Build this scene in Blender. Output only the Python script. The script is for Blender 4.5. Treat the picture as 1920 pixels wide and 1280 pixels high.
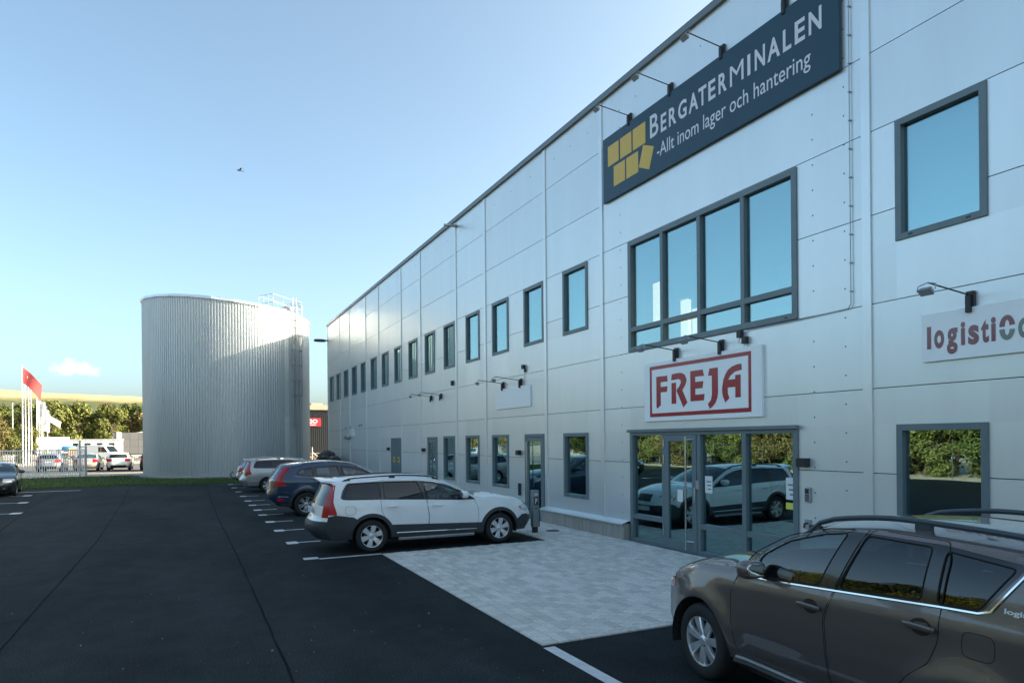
import bpy, math, random
from mathutils import Vector, Matrix
from math import sin, cos, pi, radians, sqrt, tan

random.seed(11)
SC = bpy.context.scene
for o in list(bpy.data.objects):
    bpy.data.objects.remove(o)
COL = SC.collection

# ---------------------------------------------------------------- camera
cam = bpy.data.cameras.new('camera')
cam.lens = 24.0
cam.sensor_width = 36.0
cam.shift_y = 0.0957
cam.clip_start = 0.1
cam.clip_end = 6000
camo = bpy.data.objects.new('camera', cam)
COL.objects.link(camo)
YAW = math.atan(611 / 1280.0)
camo.matrix_world = Matrix.Translation((0, 0, 2.265)) @ Matrix.Rotation(-YAW, 4, 'Z') @ Matrix.Rotation(radians(90), 4, 'X') @ Matrix.Rotation(radians(-0.5), 4, 'Z')
SC.camera = camo

# ---------------------------------------------------------------- sky and sun
SUN_AZ, SUN_EL = 106.0, 21.5          # azimuth from +Y towards +X
world = bpy.data.worlds.new('World')
SC.world = world
world.use_nodes = True
wn = world.node_tree
wn.nodes.clear()
w_out = wn.nodes.new('ShaderNodeOutputWorld')
w_bg = wn.nodes.new('ShaderNodeBackground')
w_bg.inputs['Strength'].default_value = 0.084
sky = wn.nodes.new('ShaderNodeTexSky')
sky.sky_type = 'NISHITA'
sky.sun_disc = False
sky.sun_elevation = radians(SUN_EL)
sky.sun_rotation = radians(SUN_AZ)
sky.altitude = 50
sky.air_density = 0.6
sky.dust_density = 4.0
sky.ozone_density = 1.8
# one small fair-weather cloud low over the hill, part of the sky itself
w_tc = wn.nodes.new('ShaderNodeTexCoord')
def wmath(op, a, b=None, c=None, clamp=False):
    n = wn.nodes.new('ShaderNodeMath'); n.operation = op; n.use_clamp = clamp
    for i, q in enumerate((a, b, c)):
        if q is None: continue
        if isinstance(q, (int, float)): n.inputs[i].default_value = q
        else: wn.links.new(q, n.inputs[i])
    return n.outputs[0]
def wdot(v):
    n = wn.nodes.new('ShaderNodeVectorMath'); n.operation = 'DOT_PRODUCT'
    wn.links.new(w_tc.outputs['Generated'], n.inputs[0]); n.inputs[1].default_value = v
    return n.outputs['Value']
_cd = Vector((-0.1444, 1.1801, 0.1072)).normalized()
_cr = Vector((_cd.y, -_cd.x, 0)).normalized()
_cu = _cr.cross(_cd)
w_noise = wn.nodes.new('ShaderNodeTexNoise')
w_noise.inputs['Scale'].default_value = 42.0
w_noise.inputs['Detail'].default_value = 6.0
w_noise.inputs['Roughness'].default_value = 0.6
wn.links.new(w_tc.outputs['Generated'], w_noise.inputs['Vector'])
cu = wmath('MULTIPLY', wdot(_cr), 1 / 0.044)
cv0 = wdot(_cu)
cv = wmath('MULTIPLY', wmath('ADD', cv0, wmath('MULTIPLY', wmath('GREATER_THAN', 0.0, cv0), cv0)), 1 / 0.0165)
cr2 = wmath('ADD', wmath('MULTIPLY', cu, cu), wmath('MULTIPLY', cv, cv))
front = wmath('GREATER_THAN', wdot(_cd), 0.5)
dens = wmath('SUBTRACT', wmath('ADD', 0.62, wmath('MULTIPLY', wmath('SUBTRACT', w_noise.outputs['Fac'], 0.5), 3.4)), wmath('MULTIPLY', cr2, 0.8))
dens = wmath('MULTIPLY', wmath('MULTIPLY', dens, 1.3, clamp=True), front)
w_mix = wn.nodes.new('ShaderNodeMixRGB')
wn.links.new(wmath('MULTIPLY', dens, 0.85), w_mix.inputs['Fac'])
w_tint = wn.nodes.new('ShaderNodeMixRGB'); w_tint.blend_type = 'MULTIPLY'; w_tint.inputs['Fac'].default_value = 1.0
w_tint.inputs['Color2'].default_value = (0.975, 1.02, 0.84, 1)        # camera white balance of the clear sky
wn.links.new(sky.outputs[0], w_tint.inputs['Color1'])
wn.links.new(w_tint.outputs[0], w_mix.inputs['Color1'])
w_mix.inputs['Color2'].default_value = (2.7, 2.5, 2.45, 1)
wn.links.new(w_mix.outputs[0], w_bg.inputs['Color'])
wn.links.new(w_bg.outputs[0], w_out.inputs['Surface'])

sun = bpy.data.lights.new('sun', 'SUN')
sun.energy = 2.0
sun.angle = radians(0.5)
sun.color = (1.0, 0.83, 0.64)
suno = bpy.data.objects.new('sun', sun)
COL.objects.link(suno)
_a, _e = radians(SUN_AZ), radians(SUN_EL)
TO_SUN = Vector((sin(_a) * cos(_e), cos(_a) * cos(_e), sin(_e)))
suno.rotation_euler = (-TO_SUN).to_track_quat('-Z', 'Y').to_euler()
suno.location = (60, -20, 60)

SC.view_settings.view_transform = 'Standard'
SC.view_settings.look = 'None'
SC.view_settings.gamma = 1.0
SC.view_settings.exposure = 2.65

# ---------------------------------------------------------------- materials
MATS = {}
def mat(name, col, rough=0.5, metal=0.0, var=0.0, vscale=3.0, bump=0.0, bscale=40.0, coat=0.0,
        spec=0.5, rand=0.0, col2=None, detail=4.0, emit=None, estr=0.0, coords='Object', stretch=None):
    if name in MATS: return MATS[name]
    m = bpy.data.materials.new(name)
    m.use_nodes = True
    nt = m.node_tree
    b = nt.nodes['Principled BSDF']
    b.inputs['Base Color'].default_value = (*col, 1)
    b.inputs['Roughness'].default_value = rough
    b.inputs['Metallic'].default_value = metal
    b.inputs['Specular IOR Level'].default_value = spec
    b.inputs['Coat Weight'].default_value = coat
    b.inputs['Coat Roughness'].default_value = 0.03
    if emit:
        b.inputs['Emission Color'].default_value = (*emit, 1)
        b.inputs['Emission Strength'].default_value = estr
    m.diffuse_color = (*col, 1)
    tc = nt.nodes.new('ShaderNodeTexCoord')
    vec = tc.outputs[coords]
    if stretch:
        mp = nt.nodes.new('ShaderNodeMapping'); mp.inputs['Scale'].default_value = stretch
        nt.links.new(vec, mp.inputs['Vector']); vec = mp.outputs[0]
    cur = None
    if var or col2:
        n = nt.nodes.new('ShaderNodeTexNoise')
        n.inputs['Scale'].default_value = vscale; n.inputs['Detail'].default_value = detail
        n.inputs['Roughness'].default_value = 0.62
        nt.links.new(vec, n.inputs['Vector'])
        mx = nt.nodes.new('ShaderNodeMixRGB')
        lo = tuple(max(0, c * (1 - var)) for c in col)
        hi = col2 if col2 else tuple(min(1, c * (1 + var)) for c in col)
        mx.inputs['Color1'].default_value = (*lo, 1); mx.inputs['Color2'].default_value = (*hi, 1)
        rp = nt.nodes.new('ShaderNodeMapRange')
        rp.inputs['From Min'].default_value = 0.3; rp.inputs['From Max'].default_value = 0.7
        nt.links.new(n.outputs['Fac'], rp.inputs['Value'])
        nt.links.new(rp.outputs[0], mx.inputs['Fac'])
        cur = mx.outputs[0]
    if rand:
        oi = nt.nodes.new('ShaderNodeObjectInfo')
        gi = nt.nodes.new('ShaderNodeNewGeometry')
        ad = nt.nodes.new('ShaderNodeMath'); ad.operation = 'ADD'
        nt.links.new(oi.outputs['Random'], ad.inputs[0]); nt.links.new(gi.outputs['Random Per Island'], ad.inputs[1])
        fr = nt.nodes.new('ShaderNodeMath'); fr.operation = 'FRACT'
        nt.links.new(ad.outputs[0], fr.inputs[0])
        mr = nt.nodes.new('ShaderNodeMapRange')
        mr.inputs['To Min'].default_value = 1 - rand; mr.inputs['To Max'].default_value = 1 + rand
        nt.links.new(fr.outputs[0], mr.inputs['Value'])
        mu = nt.nodes.new('ShaderNodeMixRGB'); mu.blend_type = 'MULTIPLY'; mu.inputs['Fac'].default_value = 1
        if cur: nt.links.new(cur, mu.inputs['Color1'])
        else: mu.inputs['Color1'].default_value = (*col, 1)
        nt.links.new(mr.outputs[0], mu.inputs['Color2'])
        cur = mu.outputs[0]
    if cur: nt.links.new(cur, b.inputs['Base Color'])
    if bump:
        n2 = nt.nodes.new('ShaderNodeTexNoise')
        n2.inputs['Scale'].default_value = bscale; n2.inputs['Detail'].default_value = 3
        nt.links.new(vec, n2.inputs['Vector'])
        bp = nt.nodes.new('ShaderNodeBump'); bp.inputs['Strength'].default_value = bump
        bp.inputs['Distance'].default_value = 0.02
        nt.links.new(n2.outputs['Fac'], bp.inputs['Height'])
        nt.links.new(bp.outputs[0], b.inputs['Normal'])
    MATS[name] = m
    return m

def glass_mat(name, tint, ior=1.6, add=0.0, rough=0.0, wave=0.0, gcol=(0.95, 0.98, 1.0)):
    if name in MATS: return MATS[name]
    m = bpy.data.materials.new(name); m.use_nodes = True
    nt = m.node_tree; nt.nodes.clear()
    out = nt.nodes.new('ShaderNodeOutputMaterial')
    tr = nt.nodes.new('ShaderNodeBsdfTransparent'); tr.inputs['Color'].default_value = (*tint, 1)
    gl = nt.nodes.new('ShaderNodeBsdfGlossy'); gl.inputs['Roughness'].default_value = rough
    gl.inputs['Color'].default_value = (*gcol, 1)
    fr = nt.nodes.new('ShaderNodeFresnel')
    ge = nt.nodes.new('ShaderNodeNewGeometry'); mi = nt.nodes.new('ShaderNodeMapRange')     # same reflectance from either side of the thin sheet
    mi.inputs['To Min'].default_value = ior; mi.inputs['To Max'].default_value = 1.0 / ior
    nt.links.new(ge.outputs['Backfacing'], mi.inputs['Value']); nt.links.new(mi.outputs[0], fr.inputs['IOR'])
    if wave:
        tcn = nt.nodes.new('ShaderNodeTexCoord'); nn = nt.nodes.new('ShaderNodeTexNoise')
        nn.inputs['Scale'].default_value = 0.9; nn.inputs['Detail'].default_value = 1.0
        nt.links.new(tcn.outputs['Object'], nn.inputs['Vector'])
        bp = nt.nodes.new('ShaderNodeBump'); bp.inputs['Strength'].default_value = wave; bp.inputs['Distance'].default_value = 0.01
        nt.links.new(nn.outputs['Fac'], bp.inputs['Height']); nt.links.new(bp.outputs[0], gl.inputs['Normal'])
    ad = nt.nodes.new('ShaderNodeMath'); ad.operation = 'ADD'; ad.use_clamp = True
    nt.links.new(fr.outputs[0], ad.inputs[0]); ad.inputs[1].default_value = add
    mx = nt.nodes.new('ShaderNodeMixShader')
    nt.links.new(ad.outputs[0], mx.inputs[0]); nt.links.new(tr.outputs[0], mx.inputs[1]); nt.links.new(gl.outputs[0], mx.inputs[2])
    nt.links.new(mx.outputs[0], out.inputs['Surface'])
    MATS[name] = m
    return m

# ---------------------------------------------------------------- mesh helpers
class MB:
    def __init__(s): s.v = []; s.f = []; s.mi = []; s.cur = 0
    def add(s, pts, faces):
        o = len(s.v); s.v += [tuple(p) for p in pts]
        for f in faces: s.f.append(tuple(i + o for i in f)); s.mi.append(s.cur)
        return s
    def poly(s, pts): return s.add(pts, [tuple(range(len(pts)))])
    def box(s, x0, x1, y0, y1, z0, z1):
        p = [(x, y, z) for z in (z0, z1) for y in (y0, y1) for x in (x0, x1)]
        return s.add(p, [(0, 2, 3, 1), (4, 5, 7, 6), (0, 1, 5, 4), (2, 6, 7, 3), (0, 4, 6, 2), (1, 3, 7, 5)])
    def cyl(s, p0, p1, r0, r1=None, n=10, caps=True):
        r1 = r0 if r1 is None else r1
        p0, p1 = Vector(p0), Vector(p1); d = (p1 - p0).normalized()
        a = d.orthogonal().normalized(); b = d.cross(a)
        pts = []
        for p, r in ((p0, r0), (p1, r1)):
            for i in range(n):
                t = 2 * pi * i / n; pts.append(p + a * (r * cos(t)) + b * (r * sin(t)))
        fs = [(i, (i + 1) % n, n + (i + 1) % n, n + i) for i in range(n)]
        if caps: fs += [tuple(range(n - 1, -1, -1)), tuple(range(n, 2 * n))]
        return s.add(pts, fs)
    def tube(s, pts, r, n=6, closed=False):
        P = [Vector(p) for p in pts]
        if closed: P = P + [P[0]]
        rr = r if isinstance(r, (list, tuple)) else [r] * len(P)
        d0 = (P[1] - P[0]).normalized(); a = d0.orthogonal().normalized()
        ring = []
        for i, p in enumerate(P):
            if i == 0: d = P[1] - P[0]
            elif i == len(P) - 1: d = P[-1] - P[-2]
            else: d = (P[i + 1] - P[i]).normalized() + (P[i] - P[i - 1]).normalized()
            d = d.normalized() if d.length > 1e-9 else d0
            a = a - d * a.dot(d)
            a = a.normalized() if a.length > 1e-6 else d.orthogonal().normalized()
            b = d.cross(a)
            for k in range(n):
                t = 2 * pi * k / n; ring.append(p + a * (rr[i] * cos(t)) + b * (rr[i] * sin(t)))
        fs = []
        for i in range(len(P) - 1):
            for k in range(n):
                fs.append((i * n + k, i * n + (k + 1) % n, (i + 1) * n + (k + 1) % n, (i + 1) * n + k))
        fs += [tuple(range(n - 1, -1, -1)), tuple(range((len(P) - 1) * n, len(P) * n))]
        return s.add(ring, fs)
    def lathe(s, prof, org, axis, n=24):
        # prof: (radius, along axis)
        org = Vector(org); ax = Vector(axis).normalized(); a = ax.orthogonal().normalized(); b = ax.cross(a)
        pts = []
        for r, h in prof:
            for k in range(n):
                t = 2 * pi * k / n; pts.append(org + ax * h + a * (r * cos(t)) + b * (r * sin(t)))
        fs = []
        for i in range(len(prof) - 1):
            for k in range(n):
                fs.append((i * n + k, i * n + (k + 1) % n, (i + 1) * n + (k + 1) % n, (i + 1) * n + k))
        return s.add(pts, fs)
    def prism(s, poly, fn, h0, h1):
        # poly in 2-D, fn(u, v, h) -> 3-D
        n = len(poly)
        pts = [fn(u, v, h0) for u, v in poly] + [fn(u, v, h1) for u, v in poly]
        fs = [tuple(range(n - 1, -1, -1)), tuple(range(n, 2 * n))]
        fs += [(i, (i + 1) % n, n + (i + 1) % n, n + i) for i in range(n)]
        return s.add(pts, fs)
    def super(s, c, r, e1=0.5, e2=0.5, nu=16, nv=10, R=None):
        sp = lambda q, e: math.copysign(abs(q) ** e, q)
        pts = []
        for j in range(nv + 1):
            ph = -pi / 2 + pi * j / nv
            for i in range(nu):
                th = 2 * pi * i / nu
                p = Vector((r[0] * sp(cos(ph), e1) * sp(cos(th), e2), r[1] * sp(cos(ph), e1) * sp(sin(th), e2), r[2] * sp(sin(ph), e1)))
                if R: p = R @ p
                pts.append(p + Vector(c))
        fs = []
        for j in range(nv):
            for i in range(nu):
                fs.append((j * nu + i, j * nu + (i + 1) % nu, (j + 1) * nu + (i + 1) % nu, (j + 1) * nu + i))
        return s.add(pts, fs)
    def mesh(s, name, mats, smooth=False, angle=40):
        me = bpy.data.meshes.new(name)
        me.from_pydata(s.v, [], s.f)
        for m in (mats if isinstance(mats, (list, tuple)) else [mats]): me.materials.append(m)
        if any(s.mi): me.polygons.foreach_set('material_index', s.mi)
        me.validate(); me.update()
        if smooth:
            me.shade_smooth()
            me.set_sharp_from_angle(angle=radians(angle))
        return me
    def build(s, name, mats, parent=None, smooth=False, bevel=0.0, angle=40, loc=None):
        o = bpy.data.objects.new(name, s.mesh(name, mats, smooth, angle))
        COL.objects.link(o)
        if parent is not None: o.parent = parent
        if loc is not None: o.location = loc
        if bevel:
            bv = o.modifiers.new('bevel', 'BEVEL'); bv.width = bevel; bv.segments = 2; bv.limit_method = 'ANGLE'
        return o

def empty(name, loc=(0, 0, 0), rz=0.0, parent=None):
    o = bpy.data.objects.new(name, None); COL.objects.link(o)
    o.location = loc; o.rotation_euler = (0, 0, rz); o.empty_display_size = 0.2
    if parent is not None: o.parent = parent
    return o
def tag(o, label=None, cat=None, group=None, kind=None):
    if label: o['label'] = label
    if cat: o['category'] = cat
    if group: o['group'] = group
    if kind: o['kind'] = kind
    return o
def link_copy(o, parent=None, name=None):
    c = o.copy(); COL.objects.link(c); c.parent = parent
    if name: c.name = name
    return c
def copy_tree(o, parent=None):
    c = link_copy(o, parent)
    for ch in list(o.children): copy_tree(ch, c)
    return c
def text_mesh(txt, bold=0.0):
    cu = bpy.data.curves.new('lettering', 'FONT'); cu.body = txt; cu.offset = bold; cu.resolution_u = 4
    o = bpy.data.objects.new('lettering', cu); COL.objects.link(o)
    dg = bpy.context.evaluated_depsgraph_get(); dg.update()
    me = bpy.data.meshes.new_from_object(o.evaluated_get(dg))
    vs = [tuple(v.co) for v in me.vertices]; fs = [tuple(p.vertices) for p in me.polygons]
    bpy.data.objects.remove(o); bpy.data.curves.remove(cu); bpy.data.meshes.remove(me)
    x0 = min(v[0] for v in vs); x1 = max(v[0] for v in vs); y0 = min(v[1] for v in vs); y1 = max(v[1] for v in vs)
    return [((v[0] - x0) / (x1 - x0), (v[1] - y0) / (y1 - y0)) for v in vs], fs
def islands(vs, fs):
    """connected pieces of a mesh as lists of face indices"""
    key = {}; par = list(range(len(vs)))
    def find(i):
        while par[i] != i: par[i] = par[par[i]]; i = par[i]
        return i
    for i, v in enumerate(vs):
        k = tuple(round(c, 4) for c in v)
        if k in key: par[find(i)] = find(key[k])
        else: key[k] = i
    for f in fs:
        for q in f[1:]: par[find(q)] = find(f[0])
    out = {}
    for n, f in enumerate(fs): out.setdefault(find(f[0]), []).append(n)
    return list(out.values())
def sub_mesh(vs, fs, ids):
    mb = MB(); m = {}
    for n in ids:
        for q in fs[n]:
            if q not in m: m[q] = len(mb.v); mb.v.append(vs[q])
        mb.f.append(tuple(m[q] for q in fs[n])); mb.mi.append(0)
    return mb
def text_on(mb, txt, u0, u1, v0, v1, fn, h, bold=0.0):
    vs, fs = text_mesh(txt, bold)
    pts = [fn(u0 + a * (u1 - u0), v0 + b * (v1 - v0), h) for a, b in vs]
    return mb.add(pts, fs)

# ---------------------------------------------------------------- shared materials
M_WALL = mat('silver_panel', (0.73, 0.765, 0.765), 0.36, 0.55, var=0.03, vscale=0.7, rand=0.04, bump=0.025, bscale=0.9, stretch=(1, 2.2, 0.35))
M_COVER = mat('silver_cover', (0.74, 0.77, 0.775), 0.36, 0.65, var=0.03, vscale=2)
M_CORE = mat('dark_backing', (0.03, 0.035, 0.04), 0.8)
M_FRAME = mat('frame_grey', (0.145, 0.19, 0.205), 0.42, 0.1, var=0.05, vscale=4)
M_GLASS = glass_mat('window_glass', (0.62, 0.74, 0.74), 1.6, 0.24, wave=0.07, gcol=(0.70, 0.97, 1.0))
M_BLACK = mat('black_plastic', (0.018, 0.02, 0.022), 0.45, var=0.1)
M_STEEL = mat('stainless', (0.6, 0.61, 0.62), 0.22, 1.0)
M_GALV = mat('galvanised', (0.36, 0.38, 0.40), 0.42, 0.6, var=0.12, vscale=9)
M_WHITE = mat('white_paint', (0.78, 0.79, 0.80), 0.35, var=0.03)
M_RUBBER = mat('rubber', (0.016, 0.017, 0.018), 0.75, var=0.2, vscale=20)
M_CHROME = mat('chrome', (0.72, 0.74, 0.76), 0.1, 1.0)
# ================================================================ GROUND
WX = 8.9                                   # plane of the facade
def sheet(name, pts, z, m, kind='structure'):
    o = MB().poly([(x, y, z) for x, y in pts]).build(name, m)
    return tag(o, kind=kind)
M_GRAVEL = mat('gravel_ground', (0.40, 0.355, 0.29), 0.95, var=0.25, vscale=0.15, detail=8, bump=0.4, bscale=6)
M_GRASSB = mat('grass_soil', (0.045, 0.075, 0.02), 0.95, var=0.35, vscale=0.8)
def asphalt_mat():
    m = mat('asphalt', (0.030, 0.033, 0.036), 0.9, spec=0.12)
    nt = m.node_tree; b = nt.nodes['Principled BSDF']
    tc = nt.nodes.new('ShaderNodeTexCoord')
    def noise(sc, det, stretch=None, rough=0.6):
        n = nt.nodes.new('ShaderNodeTexNoise'); n.inputs['Scale'].default_value = sc; n.inputs['Detail'].default_value = det
        n.inputs['Roughness'].default_value = rough
        v = tc.outputs['Object']
        if stretch:
            mp = nt.nodes.new('ShaderNodeMapping'); mp.inputs['Scale'].default_value = stretch
            nt.links.new(v, mp.inputs['Vector']); v = mp.outputs[0]
        nt.links.new(v, n.inputs['Vector']); return n.outputs['Fac']
    def ramp(f, a, b_, lo, hi):
        r = nt.nodes.new('ShaderNodeMapRange'); r.inputs['From Min'].default_value = a; r.inputs['From Max'].default_value = b_
        r.inputs['To Min'].default_value = lo; r.inputs['To Max'].default_value = hi
        nt.links.new(f, r.inputs['Value']); return r.outputs[0]
    def mul(a, b_):
        n = nt.nodes.new('ShaderNodeMath'); n.operation = 'MULTIPLY'; nt.links.new(a, n.inputs[0]); nt.links.new(b_, n.inputs[1]); return n.outputs[0]
    stain = ramp(noise(0.28, 5, (1.6, 0.5, 1)), 0.30, 0.72, 0.65, 1.7)     # rolled lanes, dusty patches
    mid = ramp(noise(2.2, 4), 0.3, 0.7, 0.85, 1.18)
    agg = ramp(noise(60, 3, None, 0.75), 0.35, 0.75, 0.3, 2.6)            # stone grain
    f = mul(mul(stain, mid), agg)
    vm = nt.nodes.new('ShaderNodeVectorMath'); vm.operation = 'SCALE'
    vm.inputs[0].default_value = (0.018, 0.022, 0.024); nt.links.new(f, vm.inputs['Scale'])
    nt.links.new(vm.outputs[0], b.inputs['Base Color'])
    bp = nt.nodes.new('ShaderNodeBump'); bp.inputs['Strength'].default_value = 0.55; bp.inputs['Distance'].default_value = 0.006
    nt.links.new(noise(120, 2), bp.inputs['Height']); nt.links.new(bp.outputs[0], b.inputs['Normal'])
    return m
M_ASPH = asphalt_mat()
M_SEAM = mat('bitumen_seam', (0.0095, 0.0105, 0.012), 0.95, var=0.3, vscale=5, spec=0.08)
M_LINE = mat('road_paint', (0.62, 0.64, 0.65), 0.6, var=0.16, vscale=6, bump=0.2, bscale=120)

sheet('ground', [(-2500, -600), (2500, -600), (2500, 3200), (-2500, 3200)], -0.05, M_GRAVEL)
sheet('asphalt_lot', [(-17, -30), (8.9, -30), (8.9, 41.0), (3, 40.0), (-2.8, 41.5), (-9, 41.2), (-17, 40.8)], 0.0, M_ASPH)
sheet('back_yard', [(-40, 62.5), (30, 61.0), (60, 75), (60, 92), (-40, 84)], -0.046, mat('worn_asphalt', (0.12, 0.115, 0.11), 0.9, var=0.25, vscale=0.3))
vg = tag(MB().poly([(-17, 40.8, 0.006), (-9, 41.2, 0.006), (-2.8, 41.5, 0.006), (3, 40.0, 0.006), (8.9, 41.0, 0.006), (8.9, 56, 0.006), (-2.6, 54.3, 0.006), (-17, 53.2, 0.006)]).build('grass_verge', M_GRASSB), kind='structure')
# grass blades
gm = MB()
rg = random.Random(3)
for i in range(30000):
    x = rg.uniform(-11.5, 8.6); t = rg.random()
    yf = 41.35 if x < -2.8 else 41.5 - (x + 2.8) / 5.8 * 1.5 if x < 3 else 40.0 + (x - 3) / 5.9
    yb = 53.6 + (x + 12) * 0.1
    y = yf + 0.02 + (yb - yf) * t * t
    if (x - 2.59) ** 2 + (y - 52.8) ** 2 < 6.1 ** 2: continue
    h = rg.uniform(0.04, 0.11) * (1.5 if rg.random() < 0.06 else 1); a = rg.uniform(0, pi); w = 0.012 + 0.012 * t
    dx, dy = cos(a) * w, sin(a) * w; lx, ly = rg.uniform(-.04, .04), rg.uniform(-.04, .04)
    gm.add([(x - dx, y - dy, 0.0), (x + dx, y + dy, 0.0), (x + lx, y + ly, h)], [(0, 1, 2)])
tag(gm.build('grass', mat('grass_blade', (0.065, 0.115, 0.028), 0.8, rand=0.45)), 'short green grass on the verge before the round tank', 'grass', kind='stuff')

gr = MB(); rgr = random.Random(77)
for i in range(420):
    t = rgr.random(); y = 3 + 34 * t * t; x = rgr.uniform(-0.28, 0.62) * y * 0.75 + rgr.uniform(-1, 2)
    if x > 3.3 or x < -9: continue
    r0 = rgr.uniform(0.003, 0.009) * (1.8 if rgr.random() < 0.08 else 1); a0 = rgr.uniform(0, 6)
    P = [(x + r0 * rgr.uniform(.6, 1.2) * cos(a0 + k * 1.257), y + r0 * rgr.uniform(.6, 1.2) * sin(a0 + k * 1.257), 0.0) for k in range(5)]
    gr.add(P + [(x, y, r0 * 0.7)], [(k, (k + 1) % 5, 5) for k in range(5)])
tag(gr.build('grit', mat('grit_stone', (0.26, 0.25, 0.22), 0.9, rand=0.5)), 'scattered pale grit and leaf litter on the dark asphalt', 'grit', kind='stuff')
# seams between the asphalt lanes
def ribbon(pts, w, z, jitter=0.0, seed=0):
    r = random.Random(seed); L = []; 
    dense = []
    for (a, b) in zip(pts[:-1], pts[1:]):
        n = max(1, int(math.dist(a, b) / 0.5))
        for k in range(n): dense.append((a[0] + (b[0] - a[0]) * k / n, a[1] + (b[1] - a[1]) * k / n))
    dense.append(pts[-1])
    mb = MB(); V = []
    for (x, y) in dense:
        j = r.uniform(-jitter, jitter); ww = w * r.uniform(0.6, 1.3)
        V += [(x - ww / 2 + j, y, z), (x + ww / 2 + j, y, z)]
    return mb.add(V, [(2 * i, 2 * i + 1, 2 * i + 3, 2 * i + 2) for i in range(len(dense) - 1)])
for k, pts in enumerate([[(-1.87, -6), (-1.87, 9.2), (-1.88, 18.4), (-2.16, 28.8), (-2.7, 41.2)], [(0.87, -6), (0.9, 9.3), (0.9, 14), (0.84, 23.2), (0.93, 40.6)], [(-3.7, 10), (-4.38, 21.7), (-5.08, 30.2), (-5.6, 41.2)]]):
    tag(ribbon(pts, 0.024, 0.004, 0.009, k).build('asphalt_seam', M_SEAM), kind='structure')
# painted parking marks: a small head and a stem towards the building
def marking(pts, name='parking_mark'):
    mb = MB()
    for p in pts: mb.poly([(x, y, 0.0045) for x, y in p])
    return tag(mb.build(name, M_LINE), kind='structure')
def rect(x0, x1, y0, y1): return [(x0, y0), (x1, y0), (x1, y1), (x0, y1)]
marking([rect(2.02, 2.3, 13.48, 13.72), rect(2.3, 3.52, 13.42, 13.53)])
for y in (15.9, 18.25, 20.35, 22.4, 24.1, 26.05, 28.0, 30.5, 33.35, 36.4, 39.4):
    marking([rect(2.0, 2.24, y - 0.19, y + 0.19), rect(2.24, 2.74, y - 0.05, y + 0.05)])
for x, y in ((-5.15, 27.05), (-5.8, 31.8), (-6.4, 36.0)):
    marking([rect(x - 0.02, x + 0.28, y - 0.26, y + 0.26), rect(x - 4.5, x - 0.02, y - 0.05, y + 0.05)])
marking([rect(-8.0, -4.6, 38.55, 38.72)])
marking([[(3.48, 6.55), (3.62, 6.55), (3.66, 2.0), (3.52, 2.0)]], 'bay_line')

# ---------------------------------------------------------------- paving
M_PAVER = mat('concrete_paver', (0.62, 0.605, 0.56), 0.85, var=0.14, vscale=14, rand=0.15, bump=0.35, bscale=60)
M_SAND = mat('joint_sand', (0.10, 0.095, 0.085), 0.95, var=0.2, vscale=8)
pav = MB().poly([(3.5, 6.6, 0.001), (8.9, 6.6, 0.001), (8.9, 30.3, 0.001), (7.25, 30.3, 0.001), (7.25, 13.45, 0.001), (3.5, 13.45, 0.001)]).build('paving', M_SAND)
pav.location.z = 0.003
tag(pav, kind='structure')
def paver_geo(mb, cx, cy, lx, ly, z, tx=0.0, ty=0.0):
    hx, hy = lx / 2 - 0.005, ly / 2 - 0.005; c = 0.008
    P = []
    for (ix, iy, zz) in ((hx, hy, -0.02), (hx, hy, z - c), (hx - c, hy - c, z)):
        for sx, sy in ((-1, -1), (1, -1), (1, 1), (-1, 1)):
            P.append((cx + sx * ix, cy + sy * iy, zz + tx * sx * ix + ty * sy * iy))
    F = [(8, 9, 10, 11)]
    for r in (0, 4):
        for k in range(4): F.append((r + k, r + (k + 1) % 4, r + 4 + (k + 1) % 4, r + 4 + k))
    mb.add(P, F)
cells = []
PXW, PYL = 0.141, 0.212
for i in range(8):                                   # edge course along the lot, laid crosswise
    pass
nx = int((8.86 - 3.72) / PXW)
for k in range(int((13.43 - 6.62) / PXW)):
    cells.append((3.61, 6.62 + PXW * (k + .5), PYL, PXW))
for i in range(nx):
    x = 3.72 + PXW * (i + .5)
    y0 = 6.62 - (PYL / 2 if i % 2 else 0)
    ymax = 13.43 if x < 7.25 else 30.2
    j = 0
    while y0 + PYL * j < ymax - 0.03:
        a, b = max(6.62, y0 + PYL * j), min(ymax, y0 + PYL * (j + 1)); j += 1
        if b - a > 0.03: cells.append((x, (a + b) / 2, PXW, b - a))
def vis(c):
    d = c[0] * sin(YAW) + c[1] * cos(YAW)
    hidden = (c[0] > 4.35 and c[1] < 6.75) or (c[0] > 5.55 and c[1] < 7.6) or c[0] > 6.6 and c[1] < 9.4
    return d + (50 if hidden else 0)
cells.sort(key=vis)
rp = random.Random(5)
base_paver = {}
rest = MB()
for n, (x, y, lx, ly) in enumerate(cells):
    z = 0.022 + rp.uniform(-0.0018, 0.0018)
    if n < 300:
        key = (round(lx, 3), round(ly, 3))
        if key not in base_paver:
            mb = MB(); paver_geo(mb, 0, 0, lx, ly, 0.0); base_paver[key] = mb.mesh('paver', M_PAVER)
        o = bpy.data.objects.new('paver', base_paver[key]); COL.objects.link(o)
        o.parent = pav; o.location = (x, y, z - 0.003); o.rotation_euler = (rp.uniform(-.007, .007), rp.uniform(-.01, .01), rp.uniform(-.006, .006))
    else:
        paver_geo(rest, x, y, lx, ly, z - 0.003, rp.uniform(-.008, .008), rp.uniform(-.006, .006))
tag(rest.build('pavers', M_PAVER, pav), kind='stuff')
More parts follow.
